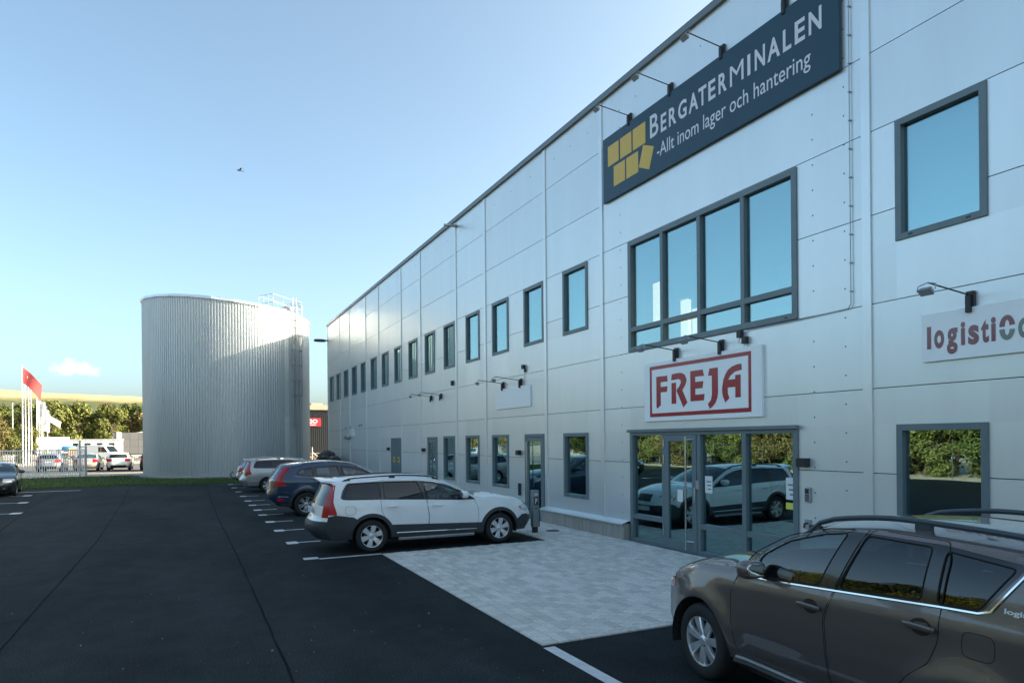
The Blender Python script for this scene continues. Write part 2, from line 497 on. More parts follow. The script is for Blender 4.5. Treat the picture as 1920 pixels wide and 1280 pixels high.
tag(MB().cyl((8.1, 14.7, 0.0), (8.1, 14.7, 0.027), 0.17, n=20).build('drain_cover', mat('cast_iron', (0.04, 0.04, 0.042), 0.6, bump=0.5, bscale=60)), 'round dark drain cover set in the paving beside the plinth', 'drain cover')

# ================================================================ WAREHOUSE
TOP = 10.2
wh = tag(empty('warehouse', (WX, 14, 0)), 'long silver panel warehouse with grey framed windows and flat roof', 'building')
wh.matrix_world = Matrix.Identity(4)
COVERS = [-28.2, -21.2, -14.2, -7.2, -0.2, 6.68, 13.64, 16.45, 20.6, 23.28, 27.46, 30.3, 34.34, 37.08, 41.22, 44.06]
Y0, Y1 = -30.0, 48.15
JOINTS = [0.42, 1.74, 2.95, 4.16, 5.43, 6.63, 7.76, 9.05, TOP]
WINS = []                                   # y0, y1, z0, z1
WINS.append((5.03, 6.23, 4.96, 6.62)); WINS.append((5.04, 6.24, 0.78, 2.43))
for k in range(15): WINS.append((14.27 + 2.277 * k, 15.48 + 2.277 * k, 4.95, 6.61))
for a, b in ((14.3, 15.49), (18.88, 20.1), (21.19, 22.39), (23.51, 24.7)): WINS.append((a, b, 0.78, 2.42))
BIG = (7.92, 12.56, 4.17, 6.61)
DOORS = [(16.56, 17.74, 0.0, 2.42), (25.45, 26.63, 0.0, 2.4)]
STEEL = (30.4, 32.05, 0.0, 2.39)
ENTRY = (7.93, 12.53, 0.0, 2.43)
HOLES = WINS + [BIG, ENTRY, STEEL] + DOORS

def slab(mb, y0, y1, z0, z1, x0, x1, holes, inner=True):
    hs = [h for h in holes if h[0] < y1 and h[1] > y0 and h[2] < z1 and h[3] > z0]
    ys = sorted({y0, y1} | {min(max(q, y0), y1) for h in hs for q in h[:2]})
    zs = sorted({z0, z1} | {min(max(q, z0), z1) for h in hs for q in h[2:]})
    ny, nz = len(ys) - 1, len(zs) - 1
    def solid(i, j):
        if i < 0 or j < 0 or i >= ny or j >= nz: return False
        cy, cz = (ys[i] + ys[i + 1]) / 2, (zs[j] + zs[j + 1]) / 2
        return not any(h[0] < cy < h[1] and h[2] < cz < h[3] for h in hs)
    for i in range(ny):
        for j in range(nz):
            if not solid(i, j): continue
            a, b, c, d = ys[i], ys[i + 1], zs[j], zs[j + 1]
            mb.poly([(x0, b, c), (x0, a, c), (x0, a, d), (x0, b, d)])
            if inner: mb.poly([(x1, a, c), (x1, b, c), (x1, b, d), (x1, a, d)])
            if not solid(i - 1, j): mb.poly([(x0, a, c), (x1, a, c), (x1, a, d), (x0, a, d)])
            if not solid(i + 1, j): mb.poly([(x1, b, c), (x0, b, c), (x0, b, d), (x1, b, d)])
            if not solid(i, j - 1): mb.poly([(x0, a, c), (x0, b, c), (x1, b, c), (x1, a, c)])
            if not solid(i, j + 1): mb.poly([(x0, b, d), (x0, a, d), (x1, a, d), (x1, b, d)])
    return mb
# backing wall behind the cladding, with the same openings
slab(MB(), Y0, Y1 - 0.02, 0.0, TOP - 0.05, WX + 0.035, WX + 0.25, HOLES).build('backing_wall', M_CORE, wh)
# cladding: every sandwich panel between two joints and two covers is one piece
edges = [Y0] + COVERS + [Y1]
G = 0.006
for i in range(len(edges) - 1):
    for j in range(len(JOINTS) - 1):
        mb = MB()
        slab(mb, edges[i] + 0.004, edges[i + 1] - 0.004, JOINTS[j] + G, JOINTS[j + 1] - (G if j < len(JOINTS) - 2 else 0), WX, WX + 0.034, HOLES, False)
        for ids in (islands(mb.v, mb.f) if mb.f else []): sub_mesh(mb.v, mb.f, ids).build('wall_panel', M_WALL, wh)
for y in COVERS:
    MB().box(WX - 0.022, WX - 0.001, y - 0.075, y + 0.075, 0.44, TOP - 0.04).box(WX - 0.03, WX - 0.0225, y - 0.075, y - 0.05, 0.44, TOP - 0.04).build('joint_cover', M_COVER, wh, bevel=0.004)
MB().box(WX - 0.03, WX + 0.1, Y1 - 0.09, Y1 + 0.03, 0.0, TOP - 0.04).build('corner_flashing', M_COVER, wh, bevel=0.004)
MB().box(WX - 0.07, WX + 0.5, Y0, Y1 + 0.08, TOP - 0.02, TOP + 0.13).build('parapet_flashing', mat('flashing_grey', (0.16, 0.19, 0.20), 0.4, 0.4), wh, bevel=0.01)
# the body behind the facade
bb = MB()
bb.box(WX + 0.26, 42, Y0 + 0.02, Y1 - 0.05, TOP - 0.1, TOP - 0.02)
bb.box(41.8, 42, Y0 + 0.02, Y1 - 0.05, 0, TOP - 0.1).box(WX + 0.26, 41.8, Y1 - 0.25, Y1 - 0.05, 0, TOP - 0.1).box(WX + 0.26, 41.8, Y0 + 0.02, Y0 + 0.2, 0, TOP - 0.1)
bb.build('rear_walls_and_roof', M_COVER, wh)
MB().box(10.2, 26, Y1 + 0.02, 52.4, 0, 10.75).build('hidden_shadow_block', M_WALL, wh)  # unseen block added to cast shadow on the right side of the tank
M_ROOM = mat('room_wall', (0.30, 0.30, 0.28), 0.9, var=0.05)
rm = MB()
rm.box(14.2, 14.35, Y0 + 0.3, Y1 - 0.3, 0, TOP - 0.15).box(WX + 0.26, 14.2, Y0 + 0.3, Y1 - 0.3, 3.35, 3.65).box(WX + 0.26, 14.2, Y0 + 0.3, Y1 - 0.3, -0.02, 0.01)
rm.box(WX + 0.3, 14.18, 7.0, 13.2, 6.8, 6.9).box(12.2, 12.3, 7.0, 9.6, 3.66, 6.79)
for y in (6.8, 13.3, 18.3, 27.2, 36): rm.box(WX + 0.27, 14.19, y, y + 0.12, 0.011, TOP - 0.15)
rm.build('interior_rooms', M_ROOM, wh)
# plinth
M_CONC = mat('plinth_concrete', (0.36, 0.34, 0.31), 0.9, var=0.18, vscale=2.2, stretch=(1, 6, 0.4), bump=0.3, bscale=30)
def plinth(a, b):
    n = max(1, round((b - a) / 0.42)); w = (b - a) / n
    for k in range(n):
        MB().box(WX - 0.16, WX + 0.02, a + w * k + 0.004, a + w * (k + 1) - 0.004, -0.02, 0.37).build('plinth_block', M_CONC, wh, bevel=0.008)
    mb = MB()
    mb.add([(WX - 0.21, a - 0.01, 0.375), (WX - 0.21, b + 0.01, 0.375), (WX - 0.0015, b + 0.01, 0.44), (WX - 0.0015, a - 0.01, 0.44), (WX - 0.21, a - 0.01, 0.345), (WX - 0.21, b + 0.01, 0.345)], [(0, 3, 2, 1), (0, 1, 5, 4)])
    mb.build('plinth_flashing', M_COVER, wh)
for a, b in ((12.6, 16.5), (17.8, 25.4), (26.7, 30.35), (32.1, 48.1), (-6, 7.87)): plinth(a, b)

# screw heads in rows on the cladding
sm = MB()
def screw(y, z): sm.cyl((WX - 0.006, y, z), (WX + 0.002, y, z), 0.011, 0.014, n=6)
for y in (7.62, 12.86):
    for k in range(24):
        z = 0.6 + k * 0.395
        if 7.7 < z < 9.25 or z > 9.9: continue
        screw(y, z)
for i in range(len(edges) - 1):
    a, b = edges[i], edges[i + 1]
    if a < 3: continue
    for q in (0.2, 0.5, 0.8): screw(a + (b - a) * q, 9.72)
for k in range(22): screw(7.05, 0.6 + k * 0.43)
tag(sm.build('screw_heads', mat('screw', (0.12, 0.13, 0.14), 0.4, 0.8), wh), kind='stuff')

# ---------------------------------------------------------------- windows
def window(y0, y1, z0, z1, fw=0.088, cols=(), transom=None, depth=0.05, name='window'):
    w = empty(name, (WX, (y0 + y1) / 2, z0), parent=wh)
    def ch(mb, nm, m, bevel=0.0):
        o = mb.build(nm, m, w, bevel=bevel); o.matrix_parent_inverse = Matrix.Translation((-WX, -(y0 + y1) / 2, -z0)); return o
    X0, X1 = WX - 0.028, WX + 0.12
    fr = MB()
    fr.box(X0, X1, y0, y0 + fw, z0, z1).box(X0, X1, y1 - fw, y1, z0, z1)
    fr.box(X0, X1, y0 + fw, y1 - fw, z0, z0 + fw).box(X0, X1, y0 + fw, y1 - fw, z1 - fw, z1)
    ch(fr, 'frame', M_FRAME, 0.004)
    for c in cols: ch(MB().box(X0 + 0.004, X1 - 0.004, c - 0.045, c + 0.045, z0 + fw, z1 - fw), 'mullion', M_FRAME, 0.003)
    ycs = [y0 + fw] + [q for c in sorted(cols) for q in (c - 0.045, c + 0.045)] + [y1 - fw]
    zs = [(z0 + fw, z1 - fw)]
    if transom: zs = [(z0 + fw, transom - 0.05), (transom + 0.05, z1 - fw)]
    for k in range(0, len(ycs), 2):
        if transom: ch(MB().box(X0 + 0.006, X1 - 0.006, ycs[k], ycs[k + 1], transom - 0.05, transom + 0.05), 'transom', M_FRAME, 0.003)
        for a, b in zs:
            ch(MB().box(WX + depth, WX + depth + 0.012, ycs[k] - 0.004, ycs[k + 1] + 0.004, a - 0.004, b + 0.004), 'pane', M_GLASS)
    for yy in (y0 + 0.22, y1 - 0.22): ch(MB().box(X0 - 0.006, X0 + 0.001, yy - 0.03, yy + 0.03, z0 + 0.035, z0 + 0.055), 'drain_cap', M_BLACK)
    return w
for q in WINS: window(*q)
window(*BIG, fw=0.105, cols=(9.11, 10.25, 11.38), transom=4.66)
# pale blinds behind some upper panes
M_BLIND = mat('blind_fabric', (0.55, 0.58, 0.58), 0.9)
for y in (5.05, 14.3):
    MB().box(WX + 0.2, WX + 0.22, y - 0.1, y + 1.35, 4.8, 6.8).build('window_blind', M_BLIND, wh)
# warm bright strips in the large upper window, added as self-glowing boxes
for y0, y1, z0, z1, lab in ((12.05, 12.29, 4.79, 5.68, 'warm glowing hanging strip behind the leftmost pane of the wide upper window'), (11.13, 11.36, 3.66, 5.13, 'broad warm glowing upright strip behind the second pane of the wide upper window'), (10.84, 11.0, 3.66, 4.89, 'narrow shorter warm glowing strip behind the second pane of the wide upper window')):
    r_ = tag(empty('glow_strip', (9.4, (y0 + y1) / 2, z0)), lab, 'lamp', 'warm glowing strips inside the upper window')
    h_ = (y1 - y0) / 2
    MB().box(-0.05, 0.05, -h_, h_, 0, z1 - z0).build('glow_box', mat('warm_glow', (0.9, 0.7, 0.5), 0.6, emit=(1.0, 0.66, 0.42), estr=0.36), r_, bevel=0.01)
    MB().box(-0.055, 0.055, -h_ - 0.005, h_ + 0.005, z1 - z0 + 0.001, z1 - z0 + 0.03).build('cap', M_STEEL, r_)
    if z0 > 4: MB().tube([(0, 0, z1 - z0 + 0.02), (0, 0, 6.8 - z0)], 0.01, 6).build('cord', M_BLACK, r_)  # cord added to hang the upper strip from the ceiling

# ---------------------------------------------------------------- glazed entrance
def framed(name, y0, y1, z0, z1, x0, x1, fw, m, parent, fb=None):
    fb = fb or fw
    mb = MB().box(x0, x1, y0, y0 + fw, z0, z1).box(x0, x1, y1 - fw, y1, z0, z1).box(x0, x1, y0 + fw, y1 - fw, z0, z0 + fb).box(x0, x1, y0 + fw, y1 - fw, z1 - fw, z1)
    return mb.build(name, m, parent, bevel=0.004)
en = empty('entrance', (0, 0, 0), parent=wh)
framed('frame', 7.93, 12.53, 0.0, 2.43, WX - 0.03, WX + 0.12, 0.10, M_FRAME, en)
MB().box(WX - 0.09, WX - 0.031, 7.9, 12.56, 2.4, 2.46).build('head_flashing', M_FRAME, en, bevel=0.004)
for c in (9.11, 10.29, 11.36): MB().box(WX - 0.026, WX + 0.116, c - 0.05, c + 0.05, 0.10, 2.33).build('mullion', M_FRAME, en, bevel=0.003)
for a, b in ((8.03, 9.06), (9.16, 10.24), (11.41, 12.43)):
    MB().box(WX - 0.022, WX + 0.11, a, b, 0.52, 0.62).build('transom', M_FRAME, en, bevel=0.003)
    for z0, z1 in ((0.096, 0.524), (0.616, 2.334)):
        MB().box(WX + 0.04, WX + 0.052, a - 0.004, b + 0.004, z0, z1).build('pane', M_GLASS, en)
framed('door_leaf', 10.345, 11.305, 0.03, 2.325, WX - 0.04, WX + 0.03, 0.12, M_FRAME, en, 0.2)
MB().box(WX - 0.012, WX, 10.46, 11.19, 0.225, 2.21).build('door_pane', M_GLASS, en)
MB().tube([(WX - 0.12, 10.56, 0.08), (WX - 0.12, 10.56, 2.3)], 0.019, 10).tube([(WX - 0.12, 10.56, 2.24), (WX - 0.038, 10.41, 2.24)], 0.012, 8).tube([(WX - 0.12, 10.56, 0.25), (WX - 0.038, 10.41, 0.25)], 0.012, 8).build('pull_bar', M_STEEL, en, True)
for z in (0.3, 1.75, 2.08): MB().cyl((WX - 0.05, 11.33, z), (WX - 0.05, 11.33, z + 0.17), 0.014, n=8).build('hinge', M_STEEL, en, True)
MB().box(WX - 0.055, WX - 0.04, 10.36, 10.41, 1.0, 1.3).build('lock_plate', M_STEEL, en, bevel=0.004)
MB().box(WX - 0.07, WX - 0.027, 10.25, 10.33, 1.28, 1.45).build('lock_box', M_GALV, en, bevel=0.006)
M_PAPER = mat('paper', (0.75, 0.77, 0.76), 0.8)
for y, z, w, h, m in ((10.08, 1.22, 0.2, 0.32, M_PAPER), (8.13, 1.24, 0.2, 0.36, M_PAPER), (8.16, 1.08, 0.15, 0.11, mat('yellow_note', (0.7, 0.72, 0.12), 0.8)), (10.85, 1.0, 0.16, 0.24, M_PAPER)):
    pn = MB().box(WX + 0.0365, WX + 0.0385, y - w / 2, y + w / 2, z, z + h) if y != 10.85 else MB().box(WX - 0.0155, WX - 0.0135, y - w / 2, y + w / 2, z, z + h)
    pn.build('notice', m, en)
    for q in range(3 if h > 0.2 else 0):
        MB().box(WX + 0.0355, WX + 0.0364, y - w * 0.36, y + w * (0.1 + 0.1 * q), z + h * (0.2 + 0.22 * q), z + h * (0.27 + 0.22 * q)).build('print_line', M_FRAME, en)
MB().box(WX - 0.02, WX + 0.15, 7.93, 12.53, -0.02, 0.024).build('threshold', M_GALV, en)
for k in range(9):
    MB().box(12.0, 12.02, 9.0 + 0.13 * k, 9.09 + 0.13 * k, 0.03, 3.3).build('vertical_blind', M_BLIND, en)

# glazed side doors and the steel double door
for y0, y1, z0, z1 in DOORS:
    d = empty('door', (0, 0, 0), parent=wh)
    framed('frame', y0, y1, 0.0, z1, WX - 0.03, WX + 0.12, 0.09, M_FRAME, d, 0.03)
    framed('leaf', y0 + 0.1, y1 - 0.1, 0.035, z1 - 0.1, WX - 0.02, WX + 0.04, 0.11, M_FRAME, d, 0.2)
    MB().box(WX + 0.005, WX + 0.017, y0 + 0.2, y1 - 0.2, 0.23, z1 - 0.2).build('pane', M_GLASS, d)
    MB().tube([(WX - 0.1, y1 - 0.24, 0.15), (WX - 0.1, y1 - 0.24, 2.2)], 0.017, 8).tube([(WX - 0.1, y1 - 0.24, 2.1), (WX - 0.02, y1 - 0.16, 2.1)], 0.01).tube([(WX - 0.1, y1 - 0.24, 0.3), (WX - 0.02, y1 - 0.16, 0.3)], 0.01).build('pull_bar', M_STEEL, d, True)
d = empty('steel_door', (0, 0, 0), parent=wh)
M_SDOOR = mat('steel_door_paint', (0.10, 0.155, 0.165), 0.45, var=0.06)
framed('frame', STEEL[0], STEEL[1], 0, STEEL[3], WX - 0.03, WX + 0.1, 0.06, M_SDOOR, d, 0.02)
for a, b in ((STEEL[0] + 0.065, 31.215), (31.225, STEEL[1] - 0.065)):
    lf = MB().box(WX - 0.012, WX + 0.05, a, b, 0.025, STEEL[3] - 0.065).build('leaf', M_SDOOR, d, bevel=0.004)
    MB().box(WX - 0.016, WX - 0.0125, (a + b) / 2 - 0.15, (a + b) / 2 + 0.15, 1.25, 1.5).build('warning_sticker', mat('sticker_yellow', (0.75, 0.5, 0.06), 0.6), lf)
    MB().box(WX - 0.018, WX - 0.0165, (a + b) / 2 - 0.07, (a + b) / 2 + 0.07, 1.32, 1.43).build('sticker_print', M_BLACK, lf)
MB().tube([(WX - 0.012, 31.12, 1.02), (WX - 0.07, 31.12, 1.02), (WX - 0.07, 30.98, 1.02)], 0.012).build('handle', M_STEEL, d, True)

# conduit down the facade to the big window
MB().tube([(WX - 0.03, 6.93, TOP - 0.1), (WX - 0.03, 6.93, 4.22), (WX - 0.03, 6.98, 4.16), (WX - 0.03, 7.95, 4.14), (WX - 0.03, 9.0, 4.14), (WX - 0.03, 9.04, 4.1), (WX - 0.03, 9.04, 3.97)], 0.008, 6).build('conduit', M_GALV, wh, True)
for k in range(14):
    z = 4.4 + 0.42 * k
    MB().box(WX - 0.045, WX + 0.001, 6.915, 6.945, z, z + 0.016).build('conduit_clip', M_GALV, wh)
MB().tube([(WX + 0.02, 23.1, 9.99), (WX - 0.5, 23.1, 9.97)], 0.05, 10).build('roof_spout', M_GALV, wh, True)
MB().box(WX - 0.1, WX, 40.1, 40.5, 2.55, 2.95).build('meter_box', M_WHITE, wh, bevel=0.01)
for y, z in ((38.7, 3.15), (38.2, 3.17), (42.4, 3.1), (41.0, 3.1)): MB().cyl((WX - 0.06, y, z), (WX + 0.001, y, z), 0.07, 0.09, n=10).build('wall_vent', M_GALV, wh, True)

# ================================================================ SIGNS
def wallfn(y_left, z0, x=WX):
    return lambda u, v, h: (x - h, y_left - u, z0 + v)
M_NAVY = mat('navy_sign', (0.018, 0.062, 0.095), 0.38, var=0.05, spec=0.35)
M_LETW = mat('sign_letter', (0.74, 0.74, 0.77), 0.35)
M_YEL = mat('sign_yellow', (0.74, 0.47, 0.07), 0.4)
sg = tag(empty('sign_board', (WX, 10.2, 7.73)), 'long dark blue sign with six yellow squares and white lettering high on the facade', 'sign')
sg.matrix_world = Matrix.Identity(4)
MB().box(WX - 0.075, WX - 0.02, 7.06, 13.43, 7.73, 9.21).build('panel', M_NAVY, sg, bevel=0.004)
MB().box(WX - 0.02, WX - 0.0005, 7.3, 13.2, 7.8, 9.1).build('mounting_rail', M_BLACK, sg)
fn = wallfn(13.43, 7.73, WX - 0.075)
for q in ([(0.21, 1.24), (0.64, 1.24), (0.64, 0.785), (0.21, 0.785)], [(0.70, 1.24), (1.13, 1.24), (1.13, 0.785), (0.70, 0.785)], [(1.18, 1.24), (1.63, 1.24), (1.63, 0.785), (1.18, 0.785)], [(0.44, 0.715), (0.88, 0.715), (0.88, 0.26), (0.44, 0.26)], [(0.93, 0.715), (1.37, 0.715), (1.37, 0.26), (0.93, 0.26)], [(1.55, 0.77), (1.92, 0.6), (1.75, 0.18), (1.39, 0.35)]):
    MB().prism(q[::-1], fn, 0.0005, 0.004).build('yellow_square', M_YEL, sg)
mb = MB(); text_on(mb, 'B', 1.79, 2.07, 0.80, 1.27, fn, 0.003, 0.013); mb.build('letter', M_LETW, sg)
LETTERS = [('E', 2.15, 2.33), ('R', 2.41, 2.64), ('G', 2.7, 2.95), ('A', 3.01, 3.28), ('T', 3.29, 3.51), ('E', 3.56, 3.75), ('R', 3.83, 4.04), ('M', 4.12, 4.45), ('I', 4.54, 4.61), ('N', 4.71, 4.94), ('A', 4.99, 5.26), ('L', 5.32, 5.49), ('E', 5.56, 5.76), ('N', 5.83, 6.07)]
for chh, u0, u1 in LETTERS:
    mb = MB(); text_on(mb, chh, u0, u1, 0.785, 1.145, fn, 0.003, 0.0 if chh == 'M' else 0.024); mb.build('letter', M_LETW, sg)
mb = MB(); text_on(mb, '-Allt inom lager och hantering', 2.02, 5.86, 0.235, 0.60, fn, 0.003, 0.004)
isl = sorted(islands(mb.v, mb.f), key=lambda ids: -max(mb.v[q][1] for n in ids for q in mb.f[n]))
words, edge_y = [], None
for ids in isl:
    hi = max(mb.v[q][1] for n in ids for q in mb.f[n]); lo = min(mb.v[q][1] for n in ids for q in mb.f[n])
    if edge_y is None or edge_y - hi > 0.045: words.append([]); edge_y = lo
    words[-1] += ids; edge_y = min(edge_y, lo)
for ids in words: sub_mesh(mb.v, mb.f, ids).build('word', M_LETW, sg)

M_SIGNW = mat('sign_white', (0.93, 0.94, 0.94), 0.3, spec=0.5)
M_RED = mat('sign_red', (0.36, 0.028, 0.045), 0.2, spec=0.45)
M_MAROON = mat('sign_maroon', (0.20, 0.035, 0.06), 0.14, spec=0.7)
M_SGREY = mat('sign_grey', (0.17, 0.20, 0.19), 0.14, spec=0.7)
fj = tag(empty('sign_board', (WX, 10.3, 2.62)), 'white sign with red bordered FREJA lettering above the glass entrance', 'sign')
fj.matrix_world = Matrix.Identity(4)
MB().box(WX - 0.06, WX - 0.0005, 8.645, 11.94, 2.62, 3.845).build('panel', M_SIGNW, fj, bevel=0.004)
fn = wallfn(11.94, 2.62, WX - 0.06)
bo, bi = [(0.2, 1.145), (3.06, 1.145), (3.06, 0.09), (0.2, 0.09)], [(0.265, 1.075), (2.995, 1.075), (2.995, 0.165), (0.265, 0.165)]
for k in range(4):
    MB().prism([bo[k], bi[k], bi[(k + 1) % 4], bo[(k + 1) % 4]], fn, 0.0005, 0.004).build('border', M_RED, fj)
LET = {
 'F': [[(.42, .92), (.77, .92), (.785, .8), (.56, .8), (.56, .7), (.78, .7), (.76, .59), (.56, .59), (.56, .33), (.45, .26), (.42, .3)]],
 'R': [[(.91, .755), (1.05, .755), (1.05, .335), (.91, .335)],
       [(.92, .93), (1.12, .94), (1.23, .93), (1.32, .885), (1.365, .80), (1.36, .74), (1.31, .66), (1.24, .59), (1.39, .34), (1.27, .25), (1.06, .6), (1.15, .67), (1.195, .73), (1.195, .785), (1.13, .82), (.9, .81)]],
 'E': [[(1.48, .94), (1.83, .94), (1.87, .82), (1.62, .82), (1.62, .72), (1.85, .72), (1.82, .59), (1.62, .59), (1.62, .475), (1.88, .475), (1.86, .355), (1.48, .355)]],
 'J': [[(2.02, .94), (2.24, .94), (2.24, .47), (2.22, .38), (2.17, .29), (2.1, .23), (2.02, .19), (1.97, .28), (2.05, .35), (2.08, .45), (2.08, .8), (1.98, .81)]],
 'A': [[(2.83, .95), (2.84, .84), (2.67, .82), (2.56, .76), (2.5, .69), (2.68, .69), (2.68, .76), (2.81, .76), (2.81, .36), (2.68, .36), (2.68, .55), (2.49, .55), (2.49, .45), (2.53, .36), (2.43, .285), (2.37, .39), (2.35, .47), (2.35, .55), (2.38, .7), (2.43, .79), (2.5, .87), (2.6, .92), (2.72, .945)]]}
for k in LET:
    mb = MB()
    for pl in LET[k]: mb.prism(pl[::-1], fn, 0.0005, 0.004)
    mb.build('letter', M_RED, fj)
lg = tag(empty('sign_board', (WX, 5, 3.24)), 'white sign with maroon logisti lettering at the right edge of the facade', 'sign')
lg.matrix_world = Matrix.Identity(4)
MB().box(WX - 0.05, WX - 0.0005, 3.9, 5.85, 3.24, 3.87).build('panel', M_SIGNW, lg, bevel=0.004)
fn = wallfn(5.85, 3.24, WX - 0.05)
for chh, a, b, z0, z1, m in (('l', .075, .13, .165, .46, M_MAROON), ('o', .17, .30, .16, .40, M_MAROON), ('g', .335, .47, .07, .40, M_MAROON), ('i', .51, .565, .165, .46, M_MAROON), ('s', .60, .73, .155, .40, M_MAROON), ('t', .755, .845, .16, .445, M_MAROON), ('i', .87, .925, .165, .46, M_MAROON), ('o', 1.17, 1.31, .16, .40, M_SGREY)):
    mb = MB(); text_on(mb, chh, a, b, z0, z1, fn, 0.003, 0.038); mb.build('letter', m, lg)
def ring_part(cu, cv, ru, rv, w, a0, a1, n=16):
    o = [(cu + ru * cos(a0 + (a1 - a0) * k / n), cv + rv * sin(a0 + (a1 - a0) * k / n)) for k in range(n + 1)]
    i = [(cu + (ru - w) * cos(a0 + (a1 - a0) * k / n), cv + (rv - w) * sin(a0 + (a1 - a0) * k / n)) for k in range(n + 1)]
    return o + i[::-1]
MB().prism(ring_part(1.05, .325, .085, .135, .058, radians(5), radians(180))[::1], fn, 0.0005, 0.004).build('letter', M_MAROON, lg)
MB().prism(ring_part(1.05, .295, .085, .135, .058, radians(180), radians(355))[::1], fn, 0.0005, 0.004).build('letter', M_SGREY, lg)
bs = MB().box(WX - 0.05, WX - 0.0005, 17.34, 19.71, 3.21, 3.82).build('blank_sign', M_SIGNW, bevel=0.004)
tag(bs, 'blank glossy white sign panel left of the narrow glass door', 'sign')

# ---------------------------------------------------------------- sign lamps
def sign_lamp():
    r = empty('sign_lamp')
    MB().box(-0.05, 0.0, -0.05, 0.05, -0.1, 0.1).box(-0.1, -0.05, -0.03, 0.03, -0.17, 0.05).build('bracket', M_BLACK, r, bevel=0.006)
    MB().tube([(-0.06, 0, 0.05), (-0.86, 0, 0.13)], 0.010, 8).build('arm', M_BLACK, r, True)
    R = Matrix.Rotation(radians(38), 3, 'Y')
    hd = MB(); 
    hd.add([R @ Vector(p) + Vector((-0.9, 0, 0.02)) for p in [(-.055, -.085, -.02), (.055, -.085, -.02), (.055, .085, -.02), (-.055, .085, -.02), (-.036, -.07, .04), (.036, -.07, .04), (.036, .07, .04), (-.036, .07, .04)]], [(0, 3, 2, 1), (4, 5, 6, 7), (0, 1, 5, 4), (1, 2, 6, 5), (2, 3, 7, 6), (3, 0, 4, 7)])
    hd.build('lamp_head', M_GALV, r, bevel=0.01)
    MB().add([R @ Vector(p) + Vector((-0.9, 0, 0.02)) for p in [(-.047, -.075, -.022), (.047, -.075, -.022), (.047, .075, -.022), (-.047, .075, -.022)]], [(0, 1, 2, 3)]).build('lens', mat('lamp_lens', (0.35, 0.36, 0.36), 0.1, spec=0.8), r)
    yk = MB()
    for s in (-1, 1): yk.tube([(-0.86, 0, 0.13), (-0.88, s * 0.11, 0.1), (-0.9, s * 0.11, 0.03)], 0.007, 5)
    yk.build('yoke', M_GALV, r, True)
    return r
lamp0 = sign_lamp()
spots = [(12.42, 9.31, 'lowest sign lamp, on the far left above the yellow squares of the blue sign'), (11.01, 9.31, 'second sign lamp from the left above the dark blue sign'), (9.54, 9.31, 'third sign lamp from the left above the dark blue sign'), (8.1, 9.31, 'fourth sign lamp above the dark blue sign, cut by the picture top'),
         (10.92, 3.97, 'left sign lamp on an arm above the red lettered FREJA sign'), (9.64, 3.96, 'right sign lamp on an arm above the red lettered FREJA sign'), (5.23, 3.97, 'single sign lamp above the maroon lettered sign on the right'),
         (19.19, 3.95, 'left of two sign lamps above the blank white sign'), (17.96, 3.95, 'right of two sign lamps above the blank white sign'), (26.05, 3.96, 'left of two sign lamps on bare wall far along the facade'), (24.91, 3.96, 'right of two sign lamps on bare wall far along the facade')]
for k, (y, z, lab) in enumerate(spots):
    o = lamp0 if k == 0 else copy_tree(lamp0)
    o.location = (WX, y, z); o.rotation_euler = (0, 0, 0)
    tag(o, lab, 'lamp', 'arm lamps over the wall signs')
def wall_box(y, z, lab):
    r = tag(empty('wall_light', (WX, y, z)), lab, 'lamp', 'black box lights beside the doors')
    MB().box(-0.12, 0.0, -0.09, 0.09, -0.07, 0.07).build('housing', M_BLACK, r, bevel=0.008)
    MB().box(-0.1, -0.02, -0.07, 0.07, -0.074, -0.0705).build('lens', MATS['lamp_lens'], r)
for y, z, l in ((7.8, 1.86, 'black box wall light right of the glass entrance'), (18.1, 1.88, 'black box wall light left of the narrow glass door behind the white car'), (27.06, 1.87, 'black box wall light left of the far narrow glass door'), (32.48, 1.87, 'black box wall light left of the teal steel door')): wall_box(y, z, l)
kp = tag(empty('door_keypad', (WX, 7.74, 1.35)), 'grey door entry keypad with dark buttons right of the entrance', 'keypad')
MB().box(-0.045, 0, -0.05, 0.05, -0.12, 0.12).build('housing', M_GALV, kp, bevel=0.01)
MB().box(-0.048, -0.0455, -0.036, 0.036, 0.02, 0.095).build('screen', M_BLACK, kp)
for r_ in range(4):
    for c_ in range(3): MB().box(-0.05, -0.0455, -0.034 + 0.025 * c_, -0.016 + 0.025 * c_, -0.095 + 0.027 * r_, -0.077 + 0.027 * r_).build('button', M_BLACK, kp)
tp = tag(empty('wall_tap', (WX, 7.75, 0.88)), 'small water tap box low on the wall beside the entrance', 'tap')
MB().box(-0.02, 0, -0.06, 0.06, -0.08, 0.08).build('plate', M_GALV, tp, bevel=0.004)
MB().tube([(-0.02, 0, 0.02), (-0.09, 0, 0.02), (-0.1, 0, -0.05)], 0.016, 8).build('spout', M_BLACK, tp, True)
jb = tag(empty('junction_box', (WX, 9.1, 4.03)), 'pair of small black junction boxes with cables above the FREJA sign', 'junction box')
for dy, dz in ((0.06, 0.06), (-0.06, -0.06)):
    b_ = MB().box(-0.08, 0, dy - 0.05, dy + 0.05, dz - 0.06, dz + 0.06).build('box', M_BLACK, jb, bevel=0.006)
    MB().tube([(-0.04, dy, dz - 0.06), (-0.05, dy + 0.03, dz - 0.14), (-0.03, dy - 0.03, dz - 0.16), (-0.01, dy - 0.02, dz - 0.08)], 0.006, 5).build('cable', M_GALV, b_, True)
sn = tag(empty('sensor_box', (WX, 17.75, 4.33)), 'small dark sensor box with cable above the blank white sign', 'sensor')
MB().box(-0.09, 0, -0.06, 0.06, -0.02, 0.1).box(-0.06, 0, -0.1, -0.061, -0.12, -0.02).build('housing', M_BLACK, sn, bevel=0.006)
